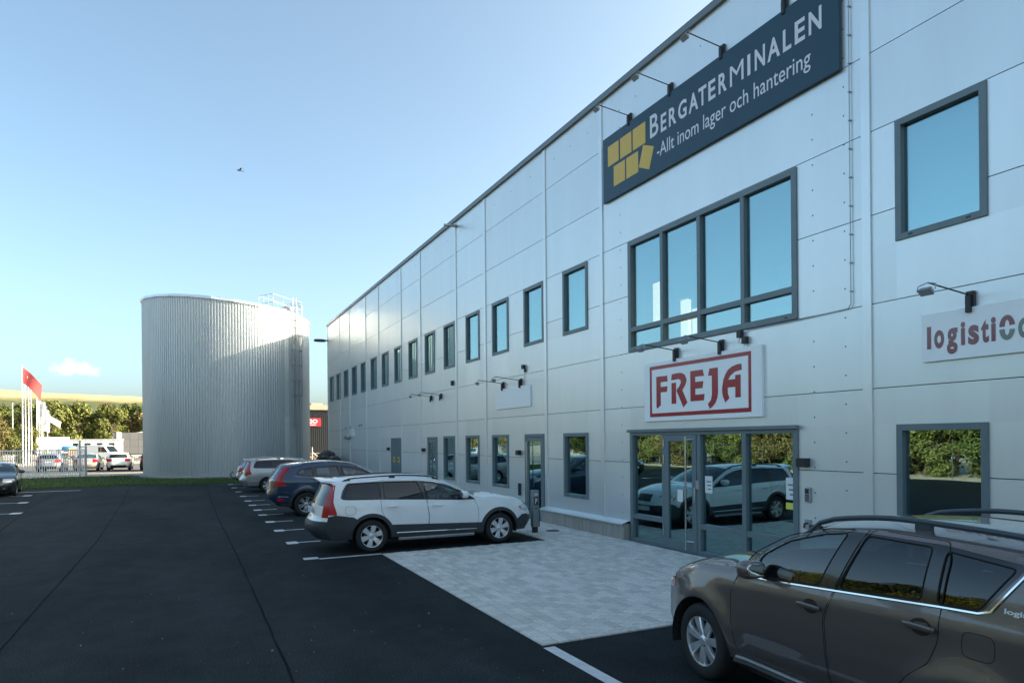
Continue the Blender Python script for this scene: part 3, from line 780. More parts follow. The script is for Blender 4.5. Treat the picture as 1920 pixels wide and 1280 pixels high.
MB().tube([(-0.02, -0.03, -0.02), (-0.015, -0.03, -0.5)], 0.007, 5).build('cable', M_GALV, sn, True)
s2 = MB().box(WX - 0.09, WX, 23.56, 23.68, 4.27, 4.45).build('sensor_box', M_BLACK, bevel=0.006); tag(s2, 'tiny black sensor box alone on the wall beside the column cover', 'sensor')
ml = MB().box(WX - 0.07, WX, 18.05, 18.13, 0.62, 0.98).build('door_reader', M_BLACK, bevel=0.008); tag(ml, 'slim black reader low on the wall left of the narrow glass door', 'reader')
fl = tag(empty('flood_light', (WX, 48.0, 9.2)), 'wide flood light on a bracket at the far top corner of the warehouse', 'lamp')
MB().box(-0.35, 0, -0.04, 0.04, -0.04, 0.04).build('arm', M_BLACK, fl)
MB().super((-0.55, 0, -0.02), (0.42, 0.2, 0.1), 0.6, 0.8).build('head', mat('lamp_brown', (0.09, 0.08, 0.075), 0.5), fl, True)
lu = tag(empty('wall_luminaire', (WX, 41.5, 2.5)), 'grey tubular wall luminaire near the far end of the warehouse', 'lamp')
MB().box(-0.16, 0, 0.42, 0.62, -0.08, 0.08).build('bracket', M_BLACK, lu); MB().super((-0.12, 0, 0), (0.13, 0.52, 0.12), 0.5, 0.4).build('body', M_GALV, lu, True)

# ticket post
pp = tag(empty('parking_post', (7.59, 14.66, 0.02), radians(8)), 'slim grey parking post with a black P plate before the white car', 'post')
MB().box(-0.055, 0.055, -0.05, 0.05, 0.0, 0.16).build('foot', M_BLACK, pp)
MB().box(-0.085, 0.085, -0.06, 0.06, 0.14, 1.02).build('body', mat('post_grey', (0.26, 0.28, 0.29), 0.4, 0.5), pp, bevel=0.006)
MB().box(0.086, 0.1, -0.064, 0.064, 0.14, 1.0).build('side_trim', M_BLACK, pp)
pl = MB().box(-0.055, 0.055, -0.066, -0.0605, 0.66, 0.86).build('plate', M_BLACK, pp)
mb = MB(); text_on(mb, 'P', -0.03, 0.035, 0.69, 0.83, lambda u, v, h: (u, -0.066 - h, v), 0.001, 0.02); mb.build('letter', M_LETW, pl)
mb = MB(); text_on(mb, '20', -0.06, 0.055, 0.89, 0.955, lambda u, v, h: (u, -0.06 - h, v), 0.001, 0.03); mb.build('number', M_LETW, pp)
MB().box(-0.03, 0.03, -0.0635, -0.0605, 0.58, 0.6).build('slot', M_BLACK, pp)
# ================================================================ CARS
def pip(p, poly):
    x, y = p; ins = False; n = len(poly); j = n - 1
    for i in range(n):
        xi, yi = poly[i]; xj, yj = poly[j]
        if (yi > y) != (yj > y) and x < (xj - xi) * (y - yi) / (yj - yi) + xi: ins = not ins
        j = i
    return ins
class Cells:
    """flat sheet of convex cells that outlines can be imprinted into"""
    def __init__(s, us, vs):
        s.us, s.vs = us, vs
        s.b = {(i, j): [[(us[i], vs[j]), (us[i + 1], vs[j]), (us[i + 1], vs[j + 1]), (us[i], vs[j + 1])]] for i in range(len(us) - 1) for j in range(len(vs) - 1)}
    def imprint(s, poly, closed=True):
        n = len(poly)
        for k in range(n if closed else n - 1):
            a, b = poly[k], poly[(k + 1) % n]
            dx, dy = b[0] - a[0], b[1] - a[1]
            if abs(dx) + abs(dy) < 1e-7: continue
            u0, u1, v0, v1 = min(a[0], b[0]) - 1e-6, max(a[0], b[0]) + 1e-6, min(a[1], b[1]) - 1e-6, max(a[1], b[1]) + 1e-6
            for i in range(len(s.us) - 1):
                if s.us[i + 1] < u0 or s.us[i] > u1: continue
                for j in range(len(s.vs) - 1):
                    if s.vs[j + 1] < v0 or s.vs[j] > v1: continue
                    out = []
                    for pg in s.b[i, j]:
                        if max(q[0] for q in pg) < u0 or min(q[0] for q in pg) > u1 or max(q[1] for q in pg) < v0 or min(q[1] for q in pg) > v1:
                            out.append(pg); continue
                        ds = [(q[0] - a[0]) * dy - (q[1] - a[1]) * dx for q in pg]
                        L = sqrt(dx * dx + dy * dy)
                        ds = [0.0 if abs(q) < 1e-6 * L else q for q in ds]
                        if all(q >= 0 for q in ds) or all(q <= 0 for q in ds): out.append(pg); continue
                        A, B = [], []; m = len(pg)
                        for t in range(m):
                            p, q, dp, dq = pg[t], pg[(t + 1) % m], ds[t], ds[(t + 1) % m]
                            if dp >= 0: A.append(p)
                            if dp <= 0: B.append(p)
                            if dp * dq < 0:
                                w = dp / (dp - dq); c = (p[0] + (q[0] - p[0]) * w, p[1] + (q[1] - p[1]) * w)
                                A.append(c); B.append(c)
                        if len(A) > 2: out.append(A)
                        if len(B) > 2: out.append(B)
                    s.b[i, j] = out
    def faces(s):
        for L in s.b.values():
            for pg in L: yield pg, (sum(q[0] for q in pg) / len(pg), sum(q[1] for q in pg) / len(pg))
class Weld:
    def __init__(s): s.mb = MB(); s.k = {}
    def face(s, pts, flip=False):
        ids = []
        for p in pts:
            key = (round(p[0], 4), round(p[1], 4), round(p[2], 4))
            if key not in s.k: s.k[key] = len(s.mb.v); s.mb.v.append(tuple(p))
            if not ids or ids[-1] != s.k[key]: ids.append(s.k[key])
        if len(ids) > 1 and ids[0] == ids[-1]: ids.pop()
        if len(set(ids)) == len(ids) and len(ids) > 2: s.mb.f.append(tuple(ids[::-1] if flip else ids)); s.mb.mi.append(0)
def lerp_list(tab, x):
    if x <= tab[0][0]: return tab[0][1]
    for (a, va), (b, vb) in zip(tab[:-1], tab[1:]):
        if x <= b:
            t = (x - a) / (b - a); t = t * t * (3 - 2 * t) * 0.35 + t * 0.65
            return va + (vb - va) * t
    return tab[-1][1]
def rounded(pts, r, n=3):
    """round the corners of a closed outline"""
    out = []; m = len(pts)
    for i in range(m):
        p0, p, p1 = Vector(pts[i - 1]), Vector(pts[i]), Vector(pts[(i + 1) % m])
        a, b = p0 - p, p1 - p
        ra = min(r, a.length * 0.45); rb = min(r, b.length * 0.45)
        A, B = p + a.normalized() * ra, p + b.normalized() * rb
        for k in range(n + 1):
            t = k / n; out.append(tuple((1 - t) ** 2 * A + 2 * t * (1 - t) * p + t * t * B))
    return out
def crom(P, s):
    n = len(P); i = min(int(s), n - 2); t = s - i
    p0, p1, p2, p3 = P[max(i - 1, 0)], P[i], P[i + 1], P[min(i + 2, n - 1)]
    k = 0.36
    return tuple(((2 * t ** 3 - 3 * t * t + 1) * b + (t ** 3 - 2 * t * t + t) * k * (c - a) + (-2 * t ** 3 + 3 * t * t) * c + (t ** 3 - t * t) * k * (d - b)) for a, b, c, d in zip(p0, p1, p2, p3))

M_CARGL = glass_mat('car_glass', (0.42, 0.52, 0.52), 1.52, 0.04)
M_PRIV = glass_mat('privacy_glass', (0.05, 0.065, 0.07), 1.5, 0.015)
M_TAIL = mat('tail_lens', (0.42, 0.010, 0.018), 0.22, spec=0.4)
M_CLEARL = mat('clear_lens', (0.55, 0.57, 0.58), 0.08, 0.5, spec=0.8, coat=0.8)
M_AMBER = mat('amber_lens', (0.65, 0.13, 0.02), 0.12, coat=0.6)
M_SEAT = mat('seat_fabric', (0.06, 0.065, 0.065), 0.85)
M_SEATL = mat('seat_light', (0.28, 0.26, 0.22), 0.8)
M_UNDER = mat('underbody', (0.01, 0.01, 0.011), 0.9)
M_CLAD = mat('grey_cladding', (0.035, 0.042, 0.047), 0.55, var=0.08)
M_RIM = mat('alloy', (0.72, 0.73, 0.74), 0.28, 0.75)
M_PLATE = mat('number_plate', (0.72, 0.73, 0.72), 0.4)
def paint(name, col, flake=0.0):
    return mat('paint_' + name, col, 0.38 if flake else 0.42, flake, var=0.03, vscale=90 if flake else 2, coat=1.0)

def wheel(parent, c, r, w, rim, spokes, tipw, rootw, side, double=False):
    wl = empty('wheel', c, parent=parent)
    s = side
    t = MB()
    t.lathe([(rim * 0.97, -w * .42), (rim + 0.012, -w * .47), (r - 0.045, -w * .5), (r - 0.012, -w * .42), (r, -w * .3), (r, w * .3), (r - 0.012, w * .42), (r - 0.045, w * .5), (rim + 0.012, w * .47), (rim * 0.97, w * .42)], (0, 0, 0), (0, 1, 0), 40)
    ty = t.build('tyre', M_RUBBER, wl, True)
    for q in (-0.045, 0.0, 0.045):
        t2 = MB().lathe([(r + 0.0008, q - 0.005), (r + 0.0008, q + 0.005)], (0, 0, 0), (0, 1, 0), 40)
        t2.build('tread_groove', M_UNDER, ty)
    m = MB()
    f = s * w * 0.40
    m.lathe([(rim * 0.99, f + s * 0.012), (rim * 0.955, f + s * 0.01), (rim * 0.92, f - s * 0.03), (rim * 0.9, -s * w * 0.3)], (0, 0, 0), (0, 1, 0), 40)
    m.lathe([(0.001, f + s * .004), (0.034, f + s * .004), (0.045, f - s * .004), (0.066, f - s * 0.012), (0.07, f - s * .05)], (0, 0, 0), (0, 1, 0), 20)
    for k in range(spokes):
        a0 = 2 * pi * k / spokes + 0.3
        for da in ((-0.17, 0.17) if double else (0.0,)):
            a = a0 + da; ca, sa = cos(a), sin(a)
            pts = []
            for rr, hw, hy in ((0.045, rootw, f - s * .016), (rim * 0.55, (rootw + tipw) / 2 * 0.95, f - s * 0.004), (rim * 0.95, tipw, f - s * .004)):
                for q, back in ((-hw, 0), (-hw * .8, s * .012), (hw * .8, s * .012), (hw, 0)):
                    pts.append((ca * rr - sa * q, hy + back - s * 0.006, sa * rr + ca * q))
                for q in (hw, -hw): pts.append((ca * rr - sa * q, hy - s * 0.035, sa * rr + ca * q))
            fs = []
            for g in (0, 6):
                for e in range(6): fs.append((g + e, g + (e + 1) % 6, g + 6 + (e + 1) % 6, g + 6 + e))
            m.add(pts, fs)
    m.build('rim', M_RIM, wl, True, angle=30)
    MB().lathe([(0.001, f - s * .07), (rim * 0.66, f - s * .07), (rim * 0.68, f - s * .09)], (0, 0, 0), (0, 1, 0), 28).build('brake_disc', mat('brake', (0.12, 0.12, 0.12), 0.4, 0.8), wl, True)
    MB().lathe([(0.001, -s * w * .28), (rim * 0.9, -s * w * .28)], (0, 0, 0), (0, 1, 0), 28).build('wheel_back', M_UNDER, wl)
    for k in range(5):
        a = 2 * pi * k / 5; MB().cyl((0.05 * cos(a), f - s * .012, 0.05 * sin(a)), (0.05 * cos(a), f + s * .0, 0.05 * sin(a)), 0.007, n=6).build('wheel_nut', M_CHROME, wl)
    return wl

def car(name, sp, loc, heading, label, group, body_m, clad_m=None, fine=0.055, interior=True):
    """sp: a body described by the side edge curve, the centre-line curve, plan widths and outlines on the side"""
    root = tag(empty(name, (loc[0], loc[1], loc[2] if len(loc) > 2 else 0.0), heading), label, 'car', group)
    E = [(q[0], q[1]) for q in sp['curve']]; Cc = [(q[2], q[3]) for q in sp['curve']]; PP = [(q[4],) for q in sp['curve']]
    ns = len(E) - 1
    axf, axr, wr = sp['axf'], sp['axr'], sp['wr']
    ar = sp.get('arch', wr + 0.055); fl = sp.get('flare', 0.0)
    svals = []
    for i in range(ns):
        n = max(2, int(max(math.dist(E[i], E[i + 1]), math.dist(Cc[i], Cc[i + 1])) / (fine * 1.2)))
        svals += [i + k / n for k in range(n)]
    svals.append(float(ns))
    edge = [crom(E, s) for s in svals]
    topE = [(x, z) for (x, z), s in zip(edge, svals) if sp['s_hood'] <= s <= sp['s_tail']]
    topE = sorted(topE)
    def etop(x):
        if x <= topE[0][0]: return topE[0][1]
        for (a, za), (b, zb) in zip(topE[:-1], topE[1:]):
            if x <= b: return za + (zb - za) * (x - a) / max(b - a, 1e-6)
        return topE[-1][1]
    rnd = sp.get('round', 0.05)
    def W(x, z):
        w = lerp_list(sp['plan'], x)
        zb = lerp_list(sp['belt'], x)
        if z <= zb: w += lerp_list(sp['sect'], z - zb)
        else:
            h = z - zb; w += sp['sect'][-1][1] - h * (sp['tumble'] - 0.13) - 0.45 * h * h
        if fl:
            for ax in (axf, axr):
                d = math.hypot(x - ax, z - wr)
                if z < zb: w += fl * math.exp(-((d - ar - 0.02) / sp.get('flw', 0.09)) ** 2) * min(1, max(0, (zb - z) / 0.12))
        d = etop(x) - z
        if -0.004 <= d < rnd and topE[0][0] < x < topE[-1][0]:
            w -= rnd * 0.62 * (1 - d / rnd) ** 2
        return w
    zmax = max(q[1] for q in edge) + 0.02; zmin = min(q[1] for q in edge) - 0.02
    x0 = min(q[0] for q in edge) - 0.01; x1 = max(q[0] for q in edge) + 0.01
    nx, nz = int((x1 - x0) / fine), int((zmax - zmin) / (fine * 0.9))
    cs = Cells([x0 + (x1 - x0) * i / nx for i in range(nx + 1)], [zmin + (zmax - zmin) * i / nz for i in range(nz + 1)])
    sil = edge
    arches = [[(ax + ar * cos(t), wr + ar * sin(t)) for t in [2 * pi * k / 32 for k in range(32)]] for ax in (axf, axr)]
    cs.imprint(sil)
    for a in arches: cs.imprint(a)
    dlo = rounded(sp['dlo'], 0.05); wins = [rounded(q, 0.035) for q in sp['wins']]
    cs.imprint(dlo)
    for q in wins: cs.imprint(q)
    clad = sp.get('clad'); 
    archo = [[(ax + (ar + 0.075) * cos(t), wr + (ar + 0.075) * sin(t)) for t in [2 * pi * k / 32 for k in range(32)]] for ax in (axf, axr)] if sp.get('archclad') else []
    if clad: cs.imprint(clad)
    for a in archo: cs.imprint(a)
    lamps = [(n_, rounded(q, 0.02, 2), m_) for n_, q, m_ in sp.get('side_lamps', [])]
    for _, q, _ in lamps: cs.imprint(q)
    doors = [rounded(q, 0.04) for q in sp['doors']]
    for q in doors: cs.imprint(q)
    groups = {}
    def grp(k): return groups.setdefault(k, Weld())
    for pg, c in cs.faces():
        if not pip(c, sil) or any(pip(c, a) for a in arches): continue
        k = ('body', 0)
        for i, q in enumerate(doors):
            if pip(c, q): k = ('door', i)
        for i, (n_, q, m_) in enumerate(lamps):
            if pip(c, q): k = ('slamp', i)
        if (clad and pip(c, clad)) or any(pip(c, a) for a in archo): k = ('clad', 0)
        if pip(c, dlo):
            k = ('pillar', 0)
            for i, q in enumerate(wins):
                if pip(c, q): k = ('win', i)
        off = {'clad': 0.012, 'win': -0.008, 'pillar': -0.003, 'slamp': 0.004}.get(k[0], 0.0)
        for sd in (1, -1):
            kk = k + (sd,) if k[0] not in ('body', 'clad') else k
            grp(kk).face([(x, sd * (W(x, z) + off), z) for x, z in pg], flip=(sd > 0))
    # top sheet: nose, bonnet, screen, roof, tail
    nv = sp.get('nv', 22)
    ts = Cells(svals, [-1 + 2 * k / nv for k in range(nv + 1)])
    tops = []
    for n_, s0, s1, v0, v1, m_ in sp['top']:
        for sg_ in ((1, -1) if v0 > 0 else (0,)):
            if sg_ == 0: q = [(s0, -v1), (s1, -v1), (s1, v1), (s0, v1)]
            else: q = [(s0, sg_ * v0), (s1, sg_ * v0), (s1, sg_ * v1), (s0, sg_ * v1)]
            tops.append((n_, q, m_, sg_)); ts.imprint(q)
    def tmap(s, v):
        ex, ez = crom(E, s); cx, cz = crom(Cc, s); p = crom(PP, s)[0]
        w = W(ex, ez); a = abs(v)
        k = 1 - a ** p
        return (ex + (cx - ex) * k, w * v, ez + (cz - ez) * (1 - a ** max(2.2, p)))
    for pg, c in ts.faces():
        k = ('body', 0)
        for i, (n_, q, m_, sg_) in enumerate(tops):
            if pip(c, q): k = ('top', i)
        if clad and k[0] == 'body':
            x, y, z = tmap(*c)
            if z < sp.get('clad_front', 0) and x > 0 or z < sp.get('clad_rear', 0) and x < 0: k = ('clad', 0)
        pts = [tmap(s, v) for s, v in pg]
        if k[0] == 'top' and tops[k[1]][2] in (M_CARGL, M_PRIV): pts = [(p[0], p[1], p[2] - 0.004) for p in pts]
        grp(k).face(pts, flip=True)
    door_obj = {}
    def out(nm, wd, m, parent, ang=38): return wd.mb.build(nm, m, parent, True, angle=ang)
    for k in sorted(groups, key=lambda q: {'body': 0, 'door': 1}.get(q[0], 2)):
        g = groups[k]
        if k[0] == 'body': body = out('body', g, body_m, root)
        elif k[0] == 'clad': out('lower_cladding', g, clad_m or M_CLAD, root)
        elif k[0] == 'door':
            door_obj[k[1], k[2]] = out('door', g, body_m, root)
        elif k[0] == 'pillar': out('window_pillar', g, mat('pillar_black', (0.012, 0.013, 0.015), 0.2, coat=0.5), root)
        elif k[0] == 'win':
            c = (sum(q[0] for q in wins[k[1]]) / len(wins[k[1]]), sum(q[1] for q in wins[k[1]]) / len(wins[k[1]]))
            par = root
            for i, q in enumerate(doors):
                if pip(c, q): par = door_obj.get((i, k[2]), root)
            out('window', g, sp['wmat'][k[1]], par)
        elif k[0] == 'slamp': out(lamps[k[1]][0], g, lamps[k[1]][2], root)
        elif k[0] == 'top': out(tops[k[1]][0], g, tops[k[1]][2], root)
    sface = lambda x, z, sd, o=0.0: (x, sd * (W(x, z) + o), z)
    def dens(pl, closed):
        o = []
        L = list(zip(pl, pl[1:] + pl[:1])) if closed else list(zip(pl[:-1], pl[1:]))
        for a, b in L:
            n = max(1, int(math.dist(a, b) / 0.07)); o += [(a[0] + (b[0] - a[0]) * k / n, a[1] + (b[1] - a[1]) * k / n) for k in range(n)]
        if not closed: o.append(pl[-1])
        return o
    for sd in (1, -1):
        for i, q in enumerate(doors):
            par = door_obj.get((i, sd), root)
            MB().tube([sface(x, z, sd, -0.0015) for x, z in dens(q, True)], 0.0042, 5, True).build('door_seal', M_UNDER, par, True)
            hx, hz = sp['handles'][i]
            hb = MB().super((hx, sd * (W(hx, hz) + 0.03), hz), (0.115, 0.014, 0.019), 0.5, 0.5, 14, 8)
            hb.super((hx + 0.07, sd * (W(hx, hz) + 0.012), hz), (0.016, 0.02, 0.011), 0.6, 0.6, 8, 6).super((hx - 0.07, sd * (W(hx, hz) + 0.012), hz), (0.016, 0.02, 0.011), 0.6, 0.6, 8, 6)
            hb.build('handle', (sp.get('handle_m') or body_m), par, True)
            cupn = [(hx + 0.075 * cos(2 * pi * k / 16), hz - 0.004 + 0.055 * sin(2 * pi * k / 16)) for k in range(16)]
            if sp.get('cups'): MB().poly([sface(x, z, sd, 0.0012) for x, z in (cupn if sd < 0 else cupn[::-1])]).build('handle_cup', M_UNDER if False else sp['cup_m'], par)
        for i, q in enumerate(wins):
            MB().tube([sface(x, z, sd, -0.003) for x, z in dens(q, True)], 0.006, 5, True).build('window_seal', M_UNDER, root, True)
        for nm, pl, r, m_, o_ in sp.get('trims', []):
            MB().tube([sface(x, z, sd, o_) for x, z in dens(pl, False)], r, 6).build(nm, m_, root, True)
        if 'fuel' in sp and sd == sp.get('fuel_side', -1):
            a, b, c, d = sp['fuel']
            MB().tube([sface(x, z, sd, -0.001) for x, z in dens(rounded([(a, b), (c, b), (c, d), (a, d)], 0.05), True)], 0.003, 5, True).build('fuel_flap', M_UNDER, root, True)
        mx, mz = sp['mirror']
        my = W(mx, mz - 0.03)
        mm = MB().super((mx - 0.03, sd * (my + 0.13), mz + 0.05), (0.075, 0.115, 0.075), 0.65, 0.6, 18, 12)
        mir = mm.build('mirror', body_m, root, True)
        MB().super((mx, sd * (my + 0.03), mz - 0.0), (0.05, 0.06, 0.025), 0.6, 0.6, 10, 8).build('stalk', M_BLACK, mir, True)
        MB().super((mx - 0.1, sd * (my + 0.13), mz + 0.05), (0.008, 0.092, 0.056), 0.5, 0.5, 14, 8).build('mirror_glass', M_CHROME, mir, True)
        for ax in (axf, axr):
            y = W(ax, wr + ar + 0.02) - sp.get('inset', 0.135)
            wheel(root, (ax, sd * y, wr), wr, sp.get('tw', 0.225), sp['rim'], sp['spokes'], sp['tipw'], sp['rootw'], sd, sp.get('double', False))
            wl = MB()
            n = 20; pts = []
            for k in range(n + 1):
                t = -0.25 + (pi + 0.5) * k / n
                for yy in (W(ax, wr + ar) - 0.005 + (sp.get('flare', 0) * 0.3), 0.42): pts.append((ax + (ar + 0.004) * cos(t), sd * yy, wr + (ar + 0.004) * sin(t)))
            wl.add(pts, [(2 * k, 2 * k + 1, 2 * k + 3, 2 * k + 2) for k in range(n)])
            wl.build('wheel_well', M_UNDER, root, True)
        if sp.get('rails'):
            ra, rb, rh = sp['rails']
            def rp(x, h): 
                z = etop(x); return (x, sd * (W(x, z) - sp.get('rail_in', 0.045)), z + h)
            n = 14; path = [rp(ra, 0.01)] + [rp(ra + (rb - ra) * (0.07 + 0.86 * k / n), rh * (1 if 0 < k < n else 0.92)) for k in range(n + 1)] + [rp(rb, 0.01)]
            rl = MB().tube(path, sp.get('rail_r', 0.017), 8)
            for q in (0.05, 0.5, 0.95):
                x = ra + (rb - ra) * q; p = rp(x, 0.0); rl.box(x - 0.06, x + 0.06, p[1] - 0.014, p[1] + 0.014, p[2] - 0.02, p[2] + rh * (0.98 if q == 0.5 else 0.8))
            rl.build('roof_rail', sp.get('rail_m', M_BLACK), root, True)
        MB().tube([(x, sd * (W(x, z) - 0.002), z - 0.001) for (x, z), s in zip(edge, svals) if 3.2 <= s <= sp['s_tail'] + 0.4], 0.006, 6).build('edge_moulding', body_m, root, True)
    # underside and bulkheads
    zf = sp['floor']
    ub = MB().box(axr + ar + 0.02, axf - ar - 0.02, -0.80, 0.80, zf, zf + 0.1).box(x0 + 0.25, x1 - 0.22, -0.5, 0.5, zf + 0.02, zf + 0.3)
    ub.build('underbody', M_UNDER, root)
    if interior:
        zb = lerp_list(sp['belt'], 0.0) - 0.12
        hw = lerp_list(sp['plan'], 0.0) - 0.2
        MB().box(-1.9 if sp.get('wagon') else -1.3, 0.75, -hw, hw, zf + 0.1, zf + 0.32).box(0.62, 0.95, -hw, hw, zf + 0.32, zb + 0.03).build('cabin_floor', M_UNDER, root)
        sm_ = sp.get('seat_m', M_SEAT)
        for xs_, ys_ in ((0.0, 0.36), (0.0, -0.36), (-0.85, 0.36), (-0.85, -0.36)):
            st = MB().super((xs_ + 0.02, ys_, zf + 0.42), (0.26, 0.24, 0.12), 0.5, 0.4).super((xs_ - 0.24, ys_, zf + 0.75), (0.09, 0.24, 0.33), 0.5, 0.4, R=Matrix.Rotation(radians(-14), 3, 'Y'))
            se = st.build('seat', sm_, root, True)
            MB().super((xs_ - 0.33, ys_, zf + 1.13), (0.05, 0.13, 0.085), 0.6, 0.6).build('head_rest', sm_, se, True)
        sw = [(0.42 + 0.06 * cos(2 * pi * k / 20), 0.36 + 0.18 * sin(2 * pi * k / 20), zf + 0.77 + 0.17 * cos(2 * pi * k / 20)) for k in range(20)]
        MB().tube(sw, 0.014, 6, True).tube([(0.42, 0.2, zf + .77), (0.43, 0.36, zf + .76), (0.42, 0.52, zf + .77)], 0.02, 6).tube([(0.43, 0.36, zf + .76), (0.65, 0.36, zf + .68)], 0.025, 6).build('steering_wheel', M_BLACK, root, True)
    if 'spoiler' in sp:
        sx0, sx1, sz, shw = sp['spoiler']
        pts = []
        for k in range(9):
            v = -1 + k / 4; y = v * shw; q = 0.055 * v * v
            pts += [(sx0, y, sz - q + 0.012), (sx1 + 0.05 * v * v, y * 0.97, sz - q + 0.03), (sx1 + 0.05 * v * v, y * 0.97, sz - q + 0.008), (sx0, y, sz - q - 0.05)]
        MB().add(pts, [(4 * k + e, 4 * k + (e + 1) % 4, 4 * k + 4 + (e + 1) % 4, 4 * k + 4 + e) for k in range(8) for e in range(4)] + [(0, 1, 2, 3), (35, 34, 33, 32)]).build('spoiler', body_m, root, True)
    # plates
    for (px, pz, t, nm) in sp.get('plates', []):
        MB().box(px - 0.006, px + 0.006, -0.26, 0.26, pz - 0.055, pz + 0.055).build(nm, M_PLATE, root, bevel=0.004)
    return root, W, etop

# ---- estate (white with cladding, and silver)
def estate(cladding):
    sp = dict(axf=1.41, axr=-1.41, wr=0.335, rim=0.225, tw=0.23, spokes=6, tipw=0.062, rootw=0.036, s_hood=3.0, s_tail=11.3, floor=0.22, wagon=True,
      curve=[(2.05, .27, 2.22, .25, 3), (2.15, .45, 2.38, .42, 3), (2.13, .63, 2.38, .62, 3), (2.06, .78, 2.30, .80, 2.6), (1.88, .90, 2.12, .92, 2.4), (1.45, 1.0, 1.5, 1.06, 2.6), (.86, 1.035, 1.06, 1.09, 2.2), (.45, 1.245, .57, 1.30, 2.2), (.02, 1.42, .08, 1.49, 2.4), (-.7, 1.475, -.7, 1.55, 2.6), (-1.6, 1.45, -1.6, 1.525, 2.6), (-2.09, 1.40, -2.16, 1.475, 3), (-2.15, 1.22, -2.28, 1.27, 3), (-2.24, .95, -2.42, .98, 3), (-2.27, .74, -2.48, .74, 3), (-2.30, .60, -2.57, .60, 3.2), (-2.30, .46, -2.57, .46, 3.2), (-2.2, .29, -2.42, .29, 3)],
      plan=[(-2.4, .80), (-2.2, .855), (-1.8, .895), (-1.2, .925), (0, .93), (.9, .93), (1.5, .912), (1.9, .86), (2.1, .79), (2.3, .70)],
      belt=[(-2.2, 1.08), (-1.2, 1.055), (0, 1.02), (.9, .965), (2.2, .84)],
      sect=[(-.85, -.09), (-.72, -.045), (-.55, -.015), (-.32, 0.0), (-.12, -.008), (0, -.035)], tumble=0.40,
      dlo=[(-2.02, 1.10), (-1.98, 1.24), (-1.88, 1.405), (-1.2, 1.43), (-.4, 1.42), (-.08, 1.385), (.23, 1.305), (.56, 1.16), (.86, .985), (.4, .99), (-.2, 1.025), (-1.2, 1.065), (-1.9, 1.08)],
      wins=[[(-1.97, 1.12), (-1.85, 1.39), (-1.24, 1.41), (-1.235, 1.085), (-1.9, 1.10)], [(-1.15, 1.41), (-.42, 1.40), (-.30, 1.05), (-1.14, 1.085)], [(-.33, 1.395), (-.08, 1.365), (.22, 1.29), (.50, 1.16), (.57, 1.02), (-.20, 1.045)]],
      wmat=[M_PRIV, M_PRIV, M_CARGL],
      doors=[[(-.27, 1.435), (-.05, 1.405), (.26, 1.32), (.6, 1.165), (.80, 1.02), (.90, .80), (.91, .60), (.87, .33), (-.21, .33), (-.20, .70), (-.24, 1.0)], [(-1.2, 1.448), (-.30, 1.438), (-.255, 1.0), (-.212, .70), (-.222, .33), (-.92, .33), (-1.0, .52), (-1.13, .68), (-1.21, .84), (-1.22, 1.06)]],
      handles=[(-.03, .905), (-.98, .925)], mirror=(.58, 1.06), fuel=(-1.93, .955, -1.73, .79), fuel_side=-1,
      top=[('windscreen', 6.12, 7.9, 0, .93, M_CARGL), ('rear_window', 11.25, 13.0, 0, .80, M_PRIV), ('tail_light', 11.2, 14.0, .80, 1.0, M_TAIL), ('headlight', 2.75, 3.6, .62, 1.0, M_CLEARL), ('grille', 2.15, 3.25, 0, .34, M_BLACK), ('air_intake', 0.7, 1.5, 0, .55, M_BLACK)],
      side_lamps=[('tail_light', [(-2.09, 1.405), (-2.30, 1.40), (-2.45, .80), (-2.09, .79), (-2.125, .92), (-2.16, 1.05), (-2.13, 1.25)], M_TAIL), ('headlight', [(1.88, .785), (2.2, .85), (2.3, .68), (2.12, .645), (1.97, .70)], M_CLEARL), ('turn_signal', [(1.885, .78), (1.95, .79), (1.985, .70), (1.965, .705)], M_AMBER)],
      plates=[(-2.50, .86, 0, 'number_plate'), (2.40, .47, 0, 'number_plate')],
      rails=(-1.95, .12, .06), rail_r=0.016, rail_in=0.07, round=0.05, spoiler=(-2.0, -2.42, 1.487, .60))
    chrome = [('window_trim', [(-2.02, 1.12), (-1.985, 1.25), (-1.89, 1.412), (-1.2, 1.437), (-.4, 1.427), (-.08, 1.392), (.23, 1.312), (.56, 1.167)], .007, M_CHROME, 0.0)]
    if cladding:
        sp.update(archclad=True, flare=0.02, clad=[(-2.6, .70), (-2.12, .79), (-1.77, .735), (-1.4, .5), (-1.02, .55), (.88, .49), (1.4, .5), (1.86, .52), (1.98, .60), (2.4, .62), (2.4, .1), (-2.6, .1)], clad_front=0.58, clad_rear=0.70, rail_m=M_BLACK)
        chrome += [('sill_trim', [(-.9, .375), (.86, .36)], .011, M_CHROME, 0.016)]
        chrome += [('side_step', [(-.85, .245), (.8, .245)], .032, M_GALV, 0.015)]
        sp['side_lamps'] += [('rear_reflector', [(-2.52, .62), (-2.05, .62), (-2.05, .545), (-2.52, .545)], M_TAIL)]
    else:
        sp.update(rail_m=M_GALV, wr=0.325)
        chrome += [('bumper_trim', [(-2.25, .52), (-1.86, .50)], .01, M_CHROME, 0.004)]
    sp['trims'] = chrome
    return sp

